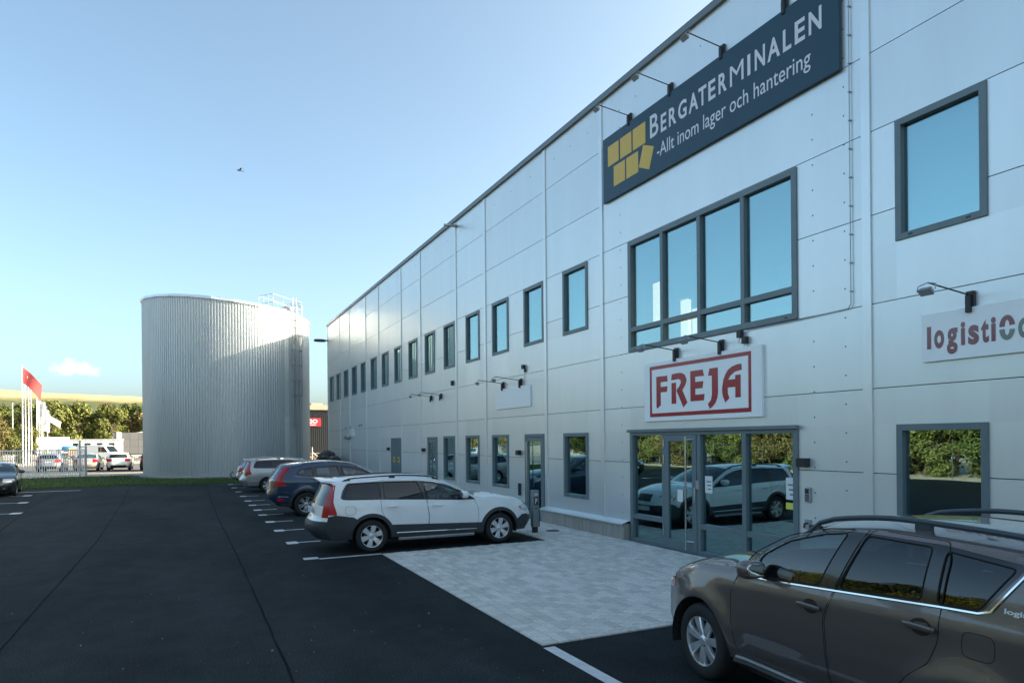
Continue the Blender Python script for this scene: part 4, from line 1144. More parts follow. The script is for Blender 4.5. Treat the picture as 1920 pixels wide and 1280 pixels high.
# ---- tall crossover with shoulder lights (dark blue)
def crossover():
    return dict(axf=1.387, axr=-1.387, wr=0.365, rim=0.235, tw=0.235, spokes=6, double=True, tipw=0.018, rootw=0.018, s_hood=3.0, s_tail=11.6, floor=0.26, wagon=True, seat_m=M_SEATL,
      curve=[(2.02, .30, 2.16, .28, 3), (2.12, .5, 2.30, .48, 3), (2.1, .72, 2.30, .72, 3), (2.02, .90, 2.22, .92, 2.6), (1.84, 1.0, 2.05, 1.03, 2.4), (1.4, 1.09, 1.45, 1.15, 2.6), (.84, 1.13, 1.03, 1.18, 2.2), (.45, 1.34, .56, 1.40, 2.2), (.05, 1.53, .1, 1.60, 2.4), (-.6, 1.60, -.6, 1.67, 2.6), (-1.3, 1.575, -1.3, 1.65, 2.6), (-1.83, 1.50, -2.0, 1.57, 3), (-2.05, 1.30, -2.2, 1.36, 3), (-2.18, 1.10, -2.36, 1.12, 3), (-2.2, .90, -2.4, .90, 3), (-2.24, .70, -2.46, .68, 3.2), (-2.22, .5, -2.44, .5, 3.2), (-2.05, .32, -2.25, .32, 3)],
      plan=[(-2.4, .78), (-2.15, .86), (-1.7, .91), (-1.2, .94), (0, .945), (.9, .945), (1.5, .925), (1.85, .87), (2.1, .78), (2.3, .70)],
      belt=[(-2.2, 1.22), (-1.2, 1.17), (0, 1.11), (.9, 1.05), (2.2, .9)],
      sect=[(-.9, -.10), (-.72, -.05), (-.5, -.015), (-.3, 0.0), (-.12, 0.0), (0, -.045)], tumble=0.46,
      dlo=[(-1.70, 1.27), (-1.58, 1.42), (-1.2, 1.475), (-.5, 1.505), (-.1, 1.48), (.25, 1.39), (.56, 1.25), (.84, 1.09), (.3, 1.10), (-.4, 1.14), (-1.2, 1.19), (-1.6, 1.225)],
      wins=[[(-1.64, 1.27), (-1.55, 1.40), (-1.2, 1.45), (-1.2, 1.215), (-1.55, 1.24)], [(-1.08, 1.46), (-.45, 1.485), (-.36, 1.165), (-1.06, 1.21)], [(-.30, 1.48), (-.1, 1.455), (.22, 1.37), (.50, 1.25), (.60, 1.115), (-.22, 1.155)]],
      wmat=[M_CARGL, M_CARGL, M_CARGL],
      doors=[[(-.30, 1.52), (-.05, 1.49), (.28, 1.40), (.6, 1.25), (.80, 1.10), (.90, .85), (.9, .60), (.86, .38), (-.24, .38), (-.23, .8), (-.28, 1.1)], [(-1.12, 1.50), (-.33, 1.525), (-.295, 1.1), (-.245, .8), (-.255, .38), (-.9, .38), (-.98, .55), (-1.1, .7), (-1.18, .86), (-1.19, 1.18)]],
      handles=[(-.05, .985), (-.95, 1.03)], mirror=(.56, 1.14), fuel=(-1.78, .99, -1.61, .83), fuel_side=-1,
      top=[('windscreen', 6.12, 7.9, 0, .93, M_CARGL), ('rear_window', 11.3, 12.9, 0, .78, M_CARGL), ('tail_light', 11.2, 14.0, .82, 1.0, M_TAIL), ('headlight', 2.75, 3.6, .62, 1.0, M_CLEARL), ('grille', 2.15, 3.25, 0, .34, M_BLACK), ('air_intake', 0.7, 1.5, 0, .55, M_BLACK), ('bumper_skid', 16.0, 16.9, 0, .7, M_GALV)],
      side_lamps=[('tail_light', [(-1.79, 1.485), (-2.0, 1.45), (-2.5, 1.05), (-2.3, .92), (-1.95, .935), (-2.04, 1.06), (-2.06, 1.16), (-2.0, 1.29), (-1.9, 1.4)], M_TAIL), ('rear_reflector', [(-2.5, .56), (-2.02, .56), (-2.02, .47), (-2.5, .47)], M_TAIL), ('headlight', [(1.8, .88), (2.2, .95), (2.3, .76), (2.05, .74), (1.92, .78)], M_CLEARL)],
      clad=[(-2.6, .42), (-1.8, .40), (-1.0, .42), (.9, .42), (1.8, .42), (2.4, .45), (2.4, .1), (-2.6, .1)], clad_front=0.42, clad_rear=0.44, archclad=True, flare=0.02,
      trims=[('belt_trim', [(-1.72, 1.215), (-1.17, 1.165), (-.4, 1.118), (.3, 1.078), (.8, 1.06)], .007, M_CHROME, 0.0), ('bumper_trim', [(-2.2, .62), (-1.9, .60)], .009, M_CHROME, 0.004)],
      plates=[(-2.42, .82, 0, 'number_plate'), (2.32, .5, 0, 'number_plate')], rails=(-1.6, .1, .03), rail_r=0.012, rail_in=0.07, rail_m=M_GALV, round=0.05)

# ---- sport utility car in the foreground (brown grey)
def suv():
    cup = mat('cup_brown', (0.030, 0.026, 0.024), 0.3, 0.3, coat=1.0)
    return dict(axf=1.30, axr=-1.30, wr=0.352, rim=0.232, tw=0.225, spokes=7, tipw=0.046, rootw=0.028, s_hood=3.0, s_tail=11.4, floor=0.24, wagon=True, arch=0.415, flare=0.035, flw=0.11, nv=26,
      curve=[(1.86, .33, 2.02, .30, 3), (1.98, .48, 2.17, .46, 3), (2.0, .66, 2.21, .66, 3), (1.95, .82, 2.16, .84, 2.6), (1.80, .95, 2.02, .98, 2.4), (1.45, 1.06, 1.5, 1.12, 2.6), (.80, 1.135, 1.0, 1.19, 2.2), (.44, 1.37, .56, 1.43, 2.2), (.06, 1.53, .12, 1.60, 2.4), (-.5, 1.60, -.5, 1.665, 2.6), (-1.3, 1.59, -1.3, 1.655, 2.6), (-1.86, 1.53, -2.05, 1.60, 3), (-2.0, 1.28, -2.18, 1.32, 3), (-2.12, 1.0, -2.28, 1.0, 3), (-2.14, .8, -2.32, .8, 3), (-2.17, .62, -2.38, .62, 3.2), (-2.15, .46, -2.36, .46, 3.2), (-2.02, .34, -2.2, .34, 3)],
      plan=[(-2.3, .78), (-2.05, .85), (-1.6, .885), (-1.0, .90), (0, .90), (.9, .90), (1.4, .885), (1.75, .84), (1.95, .78), (2.1, .70)],
      belt=[(-2.2, 1.25), (-1.2, 1.215), (-.3, 1.155), (.4, 1.10), (.9, 1.06), (2.0, .92)],
      sect=[(-.9, -.07), (-.76, -.05), (-.62, -.012), (-.52, -.004), (-.47, 0.004), (-.3, 0.004), (-.1, -.004), (0, -.03)], tumble=0.28,
      dlo=[(-1.56, 1.53), (-1.05, 1.575), (-.4, 1.575), (-.05, 1.545), (.3, 1.45), (.6, 1.27), (.78, 1.10), (.4, 1.09), (-.3, 1.145), (-1.1, 1.21), (-1.34, 1.225)],
      wins=[[(-1.50, 1.505), (-1.07, 1.545), (-1.07, 1.225), (-1.33, 1.245)], [(-.97, 1.555), (-.45, 1.56), (-.31, 1.17), (-.96, 1.225)], [(-.28, 1.555), (-.05, 1.52), (.28, 1.425), (.52, 1.28), (.60, 1.12), (.4, 1.11), (-.12, 1.155)]],
      wmat=[M_PRIV, M_PRIV, M_CARGL],
      doors=[[(-.44, 1.60), (-.10, 1.57), (.28, 1.475), (.6, 1.30), (.77, 1.12), (.86, .88), (.84, .68), (.79, .46), (.74, .40), (-.23, .40), (-.21, .70), (-.19, .93), (-.27, 1.15)], [(-1.06, 1.597), (-.47, 1.602), (-.285, 1.15), (-.205, .93), (-.225, .70), (-.245, .40), (-.78, .40), (-.80, .62), (-.90, .74), (-1.04, .85), (-1.10, 1.0), (-1.11, 1.5)]],
      handles=[(-.07, .995), (-.985, 1.07)], cups=True, cup_m=cup, mirror=(.50, 1.13), fuel=(-1.44, 1.11, -1.25, .96), fuel_side=1,
      top=[('windscreen', 6.12, 7.9, 0, .93, M_CARGL), ('rear_window', 11.3, 12.7, 0, .8, M_PRIV), ('tail_light', 12.0, 13.6, .82, 1.0, M_TAIL), ('headlight', 2.75, 3.7, .60, 1.0, M_CLEARL), ('grille', 1.2, 3.1, 0, .45, M_BLACK)],
      side_lamps=[('headlight', [(1.90, .94), (1.80, .80), (1.86, .75), (2.2, .74), (2.2, 1.0)], M_CLEARL), ('turn_signal', [(1.875, .885), (1.80, .80), (1.84, .765), (1.93, .78)], M_AMBER), ('tail_light', [(-1.9, 1.2), (-1.86, .95), (-2.3, .9), (-2.3, 1.25)], M_TAIL)],
      trims=[('belt_trim', [(.74, 1.075), (.34, 1.098), (-.3, 1.148), (-1.09, 1.212), (-1.33, 1.226), (-1.40, 1.25), (-1.58, 1.52)], .011, M_CHROME, 0.001), ('sill_trim', [(.78, .365), (-.80, .365)], .014, M_GALV, 0.02), ('side_step', [(.82, .325), (-.82, .325)], .03, M_CLAD, 0.0)],
      plates=[(-2.34, .9, 0, 'number_plate'), (2.22, .5, 0, 'number_plate')], rails=(-1.8, .28, .08), rail_r=0.02, rail_in=0.12, rail_m=mat('rail_grey', (0.045, 0.06, 0.07), 0.4, 0.2), round=0.06, handle_m=None)

# ---- saloon and small hatchback
def saloon():
    return dict(axf=1.42, axr=-1.42, wr=0.33, rim=0.225, spokes=10, tipw=0.02, rootw=0.018, s_hood=3.0, s_tail=12.4, floor=0.18,
      curve=[(2.10, .22, 2.24, .20, 3), (2.2, .40, 2.38, .38, 3), (2.18, .58, 2.38, .58, 3), (2.08, .72, 2.3, .74, 2.6), (1.9, .82, 2.1, .85, 2.4), (1.45, .93, 1.5, .98, 2.6), (.85, .985, 1.05, 1.03, 2.2), (.40, 1.19, .52, 1.25, 2.2), (-.05, 1.34, .0, 1.40, 2.4), (-.6, 1.385, -.6, 1.45, 2.6), (-1.1, 1.33, -1.12, 1.39, 2.4), (-1.6, 1.12, -1.75, 1.17, 2.2), (-1.95, 1.02, -2.1, 1.06, 2.4), (-2.25, .98, -2.40, 1.03, 3), (-2.3, .75, -2.46, .75, 3), (-2.32, .55, -2.5, .55, 3.2), (-2.28, .40, -2.46, .40, 3.2), (-2.15, .24, -2.3, .24, 3)],
      plan=[(-2.4, .78), (-2.15, .85), (-1.6, .905), (-1.0, .93), (0, .935), (.9, .935), (1.5, .915), (1.95, .85), (2.15, .76), (2.35, .66)],
      belt=[(-2.3, .97), (-1.2, .965), (0, .94), (.9, .90), (2.2, .78)],
      sect=[(-.8, -.09), (-.66, -.04), (-.45, -.012), (-.25, 0.0), (-.1, -.006), (0, -.035)], tumble=0.5,
      dlo=[(-1.62, 1.02), (-1.2, 1.24), (-.8, 1.32), (-.3, 1.335), (.0, 1.29), (.4, 1.14), (.78, .96), (.3, .95), (-.8, .985)],
      wins=[[(-1.5, 1.03), (-1.18, 1.2), (-.8, 1.29), (-.42, 1.31), (-.35, .985), (-.9, 1.0)], [(-.34, 1.31), (0, 1.265), (.36, 1.13), (.55, 1.0), (.5, .965), (-.27, .98)]], wmat=[M_CARGL, M_CARGL],
      doors=[[(-.36, 1.35), (.02, 1.31), (.42, 1.15), (.75, .98), (.88, .75), (.86, .30), (-.30, .30), (-.28, .9)], [(-1.15, 1.27), (-.8, 1.345), (-.39, 1.352), (-.305, .9), (-.325, .30), (-.9, .30), (-1.05, .6), (-1.2, .75), (-1.3, 1.0)]],
      handles=[(-.05, .83), (-1.0, .86)], mirror=(.55, .98),
      top=[('windscreen', 6.12, 7.9, 0, .93, M_CARGL), ('rear_window', 10.2, 11.8, 0, .9, M_CARGL), ('tail_light', 13.1, 14.2, .62, 1.0, M_TAIL), ('headlight', 2.45, 3.5, .58, 1.0, M_CLEARL), ('grille', 1.2, 3.1, 0, .36, M_BLACK), ('air_intake', .5, 1.3, .5, .85, M_BLACK), ('fog_lamp', .8, 1.1, .62, .74, M_CLEARL)],
      side_lamps=[('headlight', [(1.85, .74), (2.2, .80), (2.3, .64), (2.05, .64)], M_CLEARL), ('tail_light', [(-2.05, .93), (-2.5, .95), (-2.5, .75), (-2.15, .76)], M_TAIL)],
      plates=[(2.40, .45, 0, 'number_plate'), (-2.50, .66, 0, 'number_plate')], round=0.05)
def hatch():
    sp = saloon()
    sp.update(axf=1.34, axr=-1.34, s_tail=11.4, floor=0.2, wagon=False,
      curve=[(1.95, .24, 2.08, .22, 3), (2.04, .42, 2.2, .40, 3), (2.02, .60, 2.2, .60, 3), (1.94, .76, 2.13, .78, 2.6), (1.8, .87, 1.98, .90, 2.4), (1.4, .98, 1.45, 1.03, 2.6), (.9, 1.03, 1.08, 1.08, 2.2), (.45, 1.25, .56, 1.30, 2.2), (.0, 1.40, .05, 1.46, 2.4), (-.6, 1.44, -.6, 1.505, 2.6), (-1.2, 1.41, -1.2, 1.475, 2.6), (-1.72, 1.32, -1.9, 1.39, 3), (-1.88, 1.15, -2.03, 1.2, 3), (-2.02, .95, -2.17, .96, 3), (-2.04, .72, -2.22, .70, 3), (-2.05, .55, -2.27, .55, 3.2), (-2.02, .40, -2.25, .40, 3.2), (-1.9, .26, -2.1, .26, 3)],
      plan=[(-2.2, .76), (-1.95, .83), (-1.5, .885), (-1.0, .905), (0, .905), (.9, .905), (1.4, .89), (1.8, .83), (2.0, .75), (2.2, .66)],
      belt=[(-2.1, 1.05), (-1.2, 1.02), (0, .98), (.9, .94), (2.0, .80)],
      dlo=[(-1.62, 1.14), (-1.45, 1.31), (-.9, 1.375), (-.3, 1.385), (.05, 1.34), (.45, 1.19), (.82, 1.0), (.3, .995), (-.9, 1.04), (-1.5, 1.09)],
      wins=[[(-1.5, 1.14), (-1.38, 1.29), (-.9, 1.345), (-.42, 1.36), (-.36, 1.03), (-1.0, 1.07)], [(-.33, 1.36), (.03, 1.315), (.42, 1.17), (.6, 1.04), (.5, 1.01), (-.28, 1.03)]],
      doors=[[(-.36, 1.40), (.06, 1.36), (.47, 1.2), (.78, 1.03), (.88, .8), (.86, .32), (-.30, .32), (-.29, .95)], [(-1.05, 1.38), (-.39, 1.402), (-.315, .95), (-.325, .32), (-.85, .32), (-.98, .6), (-1.12, .76), (-1.2, 1.05)]],
      handles=[(-.05, .87), (-.92, .91)], mirror=(.58, 1.03),
      top=[('windscreen', 6.12, 7.9, 0, .93, M_CARGL), ('rear_window', 11.25, 12.6, 0, .84, M_PRIV), ('tail_light', 12.75, 13.75, .58, 1.0, M_TAIL), ('headlight', 2.75, 3.6, .6, 1.0, M_CLEARL), ('grille', 1.8, 2.9, 0, .4, M_BLACK), ('bumper_insert', 15.6, 16.9, 0, .75, M_BLACK)],
      side_lamps=[('headlight', [(1.7, .80), (2.1, .88), (2.2, .70), (1.9, .70)], M_CLEARL), ('tail_light', [(-1.82, 1.0), (-2.3, 1.02), (-2.3, .80), (-1.95, .82)], M_TAIL)],
      plates=[(2.21, .45, 0, 'number_plate'), (-2.21, .80, 0, 'number_plate')])
    return sp

ROW = 'cars parked nose to the warehouse'
P_WHITE = paint('white', (0.82, 0.84, 0.84)); P_BLUE = paint('blue', (0.010, 0.036, 0.085), 0.25); P_SILV = paint('silver', (0.42, 0.43, 0.43), 0.6)
P_SILV2 = paint('silver_cool', (0.46, 0.48, 0.50), 0.6); P_BROWN = paint('brown', (0.135, 0.113, 0.105), 0.5); P_DARK = paint('dark', (0.010, 0.014, 0.018), 0.3)
car('estate_car', estate(True), (4.805, 14.57), radians(-1.0), 'white estate car with grey wheel arch cladding and tall red tail lights', ROW, P_WHITE)
car('crossover_car', crossover(), (4.667, 22.22), radians(-0.5), 'dark blue crossover car with curved red tail lights behind the white estate', ROW, P_BLUE)
car('estate_car', estate(False), (4.72, 33.35), 0.0, 'silver estate car with tall red tail lights behind the dark blue crossover', ROW, P_SILV, fine=0.08)
h4, _, _ = car('hatchback_car', hatch(), (4.5, 37.3), 0.0, 'silver hatchback at the far end of the row with a rack behind', ROW, P_SILV2, fine=0.08)
_yw = radians(5)
sv, SW, _ = car('suv_car', suv(), (4.38 - 1.30 * sin(_yw) + 0.88 * cos(_yw), 5.05 - 1.30 * cos(_yw) - 0.88 * sin(_yw)), radians(90) - _yw, 'brown grey sport utility car in the right foreground with roof rails', None, P_BROWN, fine=0.045)
mb = MB(); text_on(mb, 'logis', 0, 0.125, 0, 0.038, lambda u, v, h: (-1.47 - u, SW(-1.47 - u, 1.25 + v) + h, 1.25 + v), 0.002, 0.03)
mb.build('lettering', mat('vinyl_white', (0.7, 0.72, 0.74), 0.5), sv)
car('saloon_car', saloon(), (-7.75, 37.6), radians(-83), 'dark saloon car facing the camera at the left edge', None, P_DARK, fine=0.07)
# the folded rack on the tow bar of the last car
rk = MB()
rk.tube([(-2.1, 0, .4), (-2.42, 0, .42)], .03, 6).tube([(-2.42, -.5, .46), (-2.42, .5, .46)], .02, 6).tube([(-2.5, -.4, .62), (-2.5, .4, .62)], .016, 6)
for y in (-0.4, 0.4): rk.tube([(-2.42, y, .46), (-2.5, y, .62), (-2.36, y, .78)], .016, 6)
rk.box(-2.46, -2.4, -.5, .5, .38, .44)
rk.build('tow_rack', M_BLACK, h4, True)
# ================================================================ ROUND TANK
TC, TR = Vector((2.80, 52.2, 0)), 5.38
def rtop(x): return 11.36 - 0.090 * (x - TC.x)
tk = tag(empty('storage_tank', (TC.x, TC.y, 0)), 'round corrugated steel tank with caged ladder and roof railing beyond the grass', 'tank')
M_TANK = mat('galvanised_sheet', (0.52, 0.55, 0.56), 0.42, 0.5, var=0.05, vscale=1.2, stretch=(1, 1, 0.12))
def tk_build(mb, nm, m, smooth=False, parent=None, **k):
    o = mb.build(nm, m, tk if parent is None else parent, smooth, **k)
    o.matrix_parent_inverse = Matrix.Translation((-TC.x, -TC.y, 0)) if parent is None else Matrix.Identity(4)
    return o
NR = 196
mb = MB(); ring = []
for k in range(NR):
    for fr_, rr in ((0.0, 0.0), (0.36, 0.0), (0.5, 0.05), (0.86, 0.05)):
        a = 2 * pi * (k + fr_) / NR; ring.append((a, TR + rr))
n = len(ring)
TIERS = (0.12, 3.95, 7.7, None)
for t in range(3):
    mb = MB()
    for z in (TIERS[t] - (0.06 if t else 0), TIERS[t + 1]):
        for a, r in ring:
            r += 0.005 * t; x, y = TC.x + r * sin(a), TC.y - r * cos(a)
            mb.v.append((x, y, z if z is not None else rtop(x) - 0.1))
    mb.f = [(i, (i + 1) % n, n + (i + 1) % n, n + i) for i in range(n)]; mb.mi = [0] * n
    tk_build(mb, 'shell_tier', M_TANK)
# eaves ring in straight lengths, and the roof
NS = 26
for k in range(NS):
    a0, a1 = 2 * pi * k / NS, 2 * pi * (k + 1) / NS - 0.002
    pts = []
    for a in (a0, a1):
        for r, dz in ((TR - 0.05, -0.02), (TR + 0.14, -0.04), (TR + 0.16, -0.2), (TR + 0.02, -0.22)):
            x, y = TC.x + r * sin(a), TC.y - r * cos(a); pts.append((x, y, rtop(x) + dz))
    tk_build(MB().add(pts, [(0, 1, 5, 4), (1, 2, 6, 5), (2, 3, 7, 6), (3, 0, 4, 7), (0, 3, 2, 1), (4, 5, 6, 7)]), 'eaves_flashing', M_COVER)
mb = MB(); N2 = 52
pts = [(TC.x + TR * sin(2 * pi * k / N2), TC.y - TR * cos(2 * pi * k / N2)) for k in range(N2)]
tk_build(MB().poly([(x, y, rtop(x) - 0.01) for x, y in pts]), 'roof', M_COVER)
tk_build(MB().lathe([(TR - 0.3, 0.0), (TR + 0.28, 0.0), (TR + 0.28, 0.09), (TR + 0.16, 0.13), (TR - 0.3, 0.13)], (TC.x, TC.y, 0), (0, 0, 1), 64), 'concrete_base', M_CONC, True)
def onT(ang, off, z):          # ang in degrees from -Y towards +X
    a = radians(ang); r = TR + 0.042 + off
    return (TC.x + r * sin(a), TC.y - r * cos(a), z)
# flat strip, pipes and ladder
sb = MB(); a0, a1 = 35.6, 40.2
P = [onT(a0, .012, .14), onT((a0 + a1) / 2, .012, .14), onT(a1, .012, .14), onT(a1, .012, 10.7), onT((a0 + a1) / 2, .012, 10.75), onT(a0, .012, 10.8)]
tk_build(sb.add(P, [(0, 1, 4, 5), (1, 2, 3, 4)]), 'flat_strip', M_COVER)
for ang, r, zt in ((47.5, 0.035, 11.0), (51, 0.03, 10.5), (54, 0.022, 10.2)):
    tk_build(MB().tube([onT(ang, .09, .12), onT(ang, .09, zt)], r, 8), 'pipe', M_GALV, True)
ld = empty('ladder', (0, 0, 0), parent=tk); ld.matrix_parent_inverse = Matrix.Translation((-TC.x, -TC.y, 0))
LA, LB = 42.0, 45.6
for a in (LA, LB): tk_build(MB().tube([onT(a, .2, 3.1), onT(a, .2, 12.0)], 0.036, 6), 'stile', M_GALV, True, ld)
for k in range(30):
    z = 3.3 + 0.28 * k; tk_build(MB().tube([onT(LA, .2, z), onT(LB, .2, z)], 0.02, 5), 'rung', M_GALV, True, ld)
for z in (5.4, 6.4, 7.4, 8.4, 9.4, 10.4, 11.4):
    c = Vector(onT((LA + LB) / 2, .2, z)); er = Vector((c.x - TC.x, c.y - TC.y, 0)).normalized(); et = Vector((-er.y, er.x, 0))
    tk_build(MB().tube([c + et * (0.34 * cos(t)) + er * (0.62 * sin(t)) for t in [pi * q / 12 for q in range(13)]], 0.028, 5), 'cage_hoop', M_GALV, True, ld)
for t in (0.25, 0.5, 0.75):
    c0, c1 = [Vector(onT((LA + LB) / 2, .2, z)) for z in (5.4, 11.4)]
    er = Vector((c0.x - TC.x, c0.y - TC.y, 0)).normalized(); et = Vector((-er.y, er.x, 0)); o_ = et * (0.34 * cos(pi * t)) + er * (0.62 * sin(pi * t))
    tk_build(MB().tube([c0 + o_, c1 + o_], 0.022, 5), 'cage_strap', M_GALV, True, ld)
for z in (3.4, 5.6, 7.8, 10.0):
    for a in (LA, LB): tk_build(MB().tube([onT(a, 0.0, z), onT(a, .2, z)], 0.016, 5), 'wall_bracket', M_GALV, True, ld)
M_RAILG = mat('rail_galvanised', (0.25, 0.27, 0.28), 0.5, 0.4)
rl = empty('roof_railing', (0, 0, 0), parent=tk); rl.matrix_parent_inverse = Matrix.Translation((-TC.x, -TC.y, 0))
C4 = [(5.35, 48.4), (7.4, 49.8), (6.6, 51.4), (4.6, 50.0)]
for i in range(4):
    a, b = C4[i], C4[(i + 1) % 4]
    for h in (0.55, 1.1): tk_build(MB().tube([(a[0], a[1], rtop(a[0]) + h), (b[0], b[1], rtop(b[0]) + h)], 0.017, 6), 'rail', M_RAILG, True, rl)
    for q in (0, .34, .67):
        x, y = a[0] + (b[0] - a[0]) * q, a[1] + (b[1] - a[1]) * q
        tk_build(MB().tube([(x, y, rtop(x) - 0.05), (x, y, rtop(x) + 1.12)], 0.017, 6), 'post', M_RAILG, True, rl)
vx, vy = 6.2, 50.2
tk_build(MB().tube([(vx, vy, rtop(vx) - 0.1), (vx, vy, rtop(vx) + 0.35), (vx + 0.08, vy - 0.02, rtop(vx) + 0.55), (vx + 0.28, vy - 0.05, rtop(vx) + 0.62), (vx + 0.46, vy - 0.08, rtop(vx) + 0.52), (vx + 0.5, vy - 0.09, rtop(vx) + 0.38)], 0.14, 12), 'roof_vent', M_GALV, True)

# ================================================================ BACKGROUND
# ---- hill
hm = MB(); NX, NY = 60, 36
rh = random.Random(9)
def hill(x, y):
    t = min(1, max(0, (y - 235) / 265)); s = t * t * (3 - 2 * t)
    ridge = max(6.0, 29.5 - 0.088 * (x + 20)) if x > -400 else 63
    w = 1.2 * sin(x * 0.021 + 1) + 0.8 * sin(x * 0.057 + y * 0.02) + 0.5 * sin(x * 0.13)
    return s * (ridge + w)
for j in range(NY + 1):
    for i in range(NX + 1):
        x, y = -700 + 1300 * i / NX, 230 + 620 * j / NY
        hm.v.append((x, y, hill(x, y) - 0.3 if j else -1))
for j in range(NY):
    for i in range(NX):
        a = j * (NX + 1) + i; hm.f.append((a, a + 1, a + NX + 2, a + NX + 1)); hm.mi.append(0)
def hill_mat():
    m = mat('hill_grass', (0.30, 0.23, 0.10), 0.95)
    nt = m.node_tree; b = nt.nodes['Principled BSDF']
    tc = nt.nodes.new('ShaderNodeTexCoord'); sx = nt.nodes.new('ShaderNodeSeparateXYZ'); nt.links.new(tc.outputs['Object'], sx.inputs[0])
    n = nt.nodes.new('ShaderNodeTexNoise'); n.inputs['Scale'].default_value = 0.05; n.inputs['Detail'].default_value = 8; nt.links.new(tc.outputs['Object'], n.inputs['Vector'])
    ad = nt.nodes.new('ShaderNodeMath'); ad.operation = 'MULTIPLY_ADD'; nt.links.new(n.outputs['Fac'], ad.inputs[0]); ad.inputs[1].default_value = 7; nt.links.new(sx.outputs['Z'], ad.inputs[2])
    mr = nt.nodes.new('ShaderNodeMapRange'); mr.inputs['From Min'].default_value = 27; mr.inputs['From Max'].default_value = 31; nt.links.new(ad.outputs[0], mr.inputs['Value'])
    mx = nt.nodes.new('ShaderNodeMixRGB'); mx.inputs['Color1'].default_value = (0.07, 0.085, 0.022, 1); mx.inputs['Color2'].default_value = (0.44, 0.34, 0.17, 1)
    nt.links.new(mr.outputs[0], mx.inputs['Fac'])
    n3 = nt.nodes.new('ShaderNodeTexNoise'); n3.inputs['Scale'].default_value = 0.35; n3.inputs['Detail'].default_value = 6; nt.links.new(tc.outputs['Object'], n3.inputs['Vector'])
    m3 = nt.nodes.new('ShaderNodeMapRange'); m3.inputs['To Min'].default_value = 0.6; m3.inputs['To Max'].default_value = 1.4; nt.links.new(n3.outputs['Fac'], m3.inputs['Value'])
    mu = nt.nodes.new('ShaderNodeMixRGB'); mu.blend_type = 'MULTIPLY'; mu.inputs['Fac'].default_value = 1; nt.links.new(mx.outputs[0], mu.inputs['Color1']); nt.links.new(m3.outputs[0], mu.inputs['Color2'])
    nt.links.new(mu.outputs[0], b.inputs['Base Color'])
    return m
tag(hm.build('hill', hill_mat(), smooth=True), kind='structure')

# ---- trees
M_BARK = mat('bark', (0.10, 0.08, 0.06), 0.9, var=0.3, vscale=4)
def leafm(nm, c): return mat(nm, c, 0.75, rand=0.42, spec=0.25)
LEAFS = [leafm('leaf_olive', (0.125, 0.14, 0.036)), leafm('leaf_green', (0.078, 0.105, 0.028)), leafm('leaf_dark', (0.038, 0.058, 0.020)), leafm('leaf_yellow', (0.135, 0.115, 0.042))]
def tree_meshes(seed, h, r, leaf, nl, low=0.25, lobes=14):
    R = random.Random(seed)
    tr = MB(); trunk_h = h * 0.55
    pts = [(0, 0, -0.2)]
    for k in range(1, 6): pts.append((R.uniform(-.03, .03) * h, R.uniform(-.03, .03) * h, trunk_h * k / 5))
    tr.tube(pts, [h * 0.022 * (1 - 0.13 * k) for k in range(6)], 7)
    cl = []
    for k in range(lobes):
        a = R.uniform(0, 2 * pi); q = R.random(); z = h * (low + (0.92 - low) * q)
        env = sin(pi * min(1, max(0.08, (z / h - low * 0.6) / (1.05 - low * 0.6)))) ** 0.6
        d = r * env * R.uniform(0.25, 0.8)
        c = Vector((cos(a) * d, sin(a) * d, z)); cr = r * R.uniform(0.3, 0.52)
        cl.append((c, cr))
        b0 = Vector(pts[R.randint(2, 5)]); tr.tube([b0, (b0 + c) / 2 + Vector((0, 0, -0.03 * h)), c], [h * .009, h * .006, h * .003], 5)
    cl.append((Vector((0, 0, h * 0.88)), r * 0.35))
    lf = MB(); tot = sum(c[1] ** 2 for c in cl)
    for c, cr in cl:
        for k in range(int(nl * cr * cr / tot)):
            v = Vector((R.gauss(0, 1), R.gauss(0, 1), R.gauss(0, 1))).normalized()
            p = c + Vector((v.x, v.y, v.z * 0.85)) * cr * (R.random() ** 0.4) * R.uniform(.85, 1.2)
            nrm = (v + Vector((R.uniform(-.8, .8), R.uniform(-.8, .8), R.uniform(-.2, 1.0)))).normalized()
            t = nrm.orthogonal().normalized(); b = nrm.cross(t); a = R.uniform(0, 2 * pi)
            u = t * cos(a) + b * sin(a); w = nrm.cross(u); L = leaf * R.uniform(.6, 1.3)
            lf.add([p - u * L, p + w * L * .55 + nrm * L * .15, p + u * L, p - w * L * .55 + nrm * L * .15], [(0, 1, 2, 3)])
    return tr, lf
def tree_set(seeds, h, r, leaf, nl, low=0.25):
    S = []
    for i, s in enumerate(seeds):
        t, l = tree_meshes(s, h, r, leaf, nl, low); S.append((t.mesh('trunk', M_BARK, True), [l.mesh('crown', LEAFS[k]) for k in range(4)]))
    return S
def plant(name, S, x, y, sc, k, lf, label, group, rz, cat='tree', zs=1.0, z=0.0):
    t, ls = S[k]
    o = tag(empty(name, (x, y, z), rz), label, cat, group); o.scale = (sc, sc, sc * zs)
    a = bpy.data.objects.new('trunk', t); COL.objects.link(a); a.parent = o
    b = bpy.data.objects.new('crown', ls[lf]); COL.objects.link(b); b.parent = o
    return o
FAR = tree_set((21, 22, 23, 24), 13.0, 4.8, 0.42, 4200, 0.02)
rt = random.Random(31)
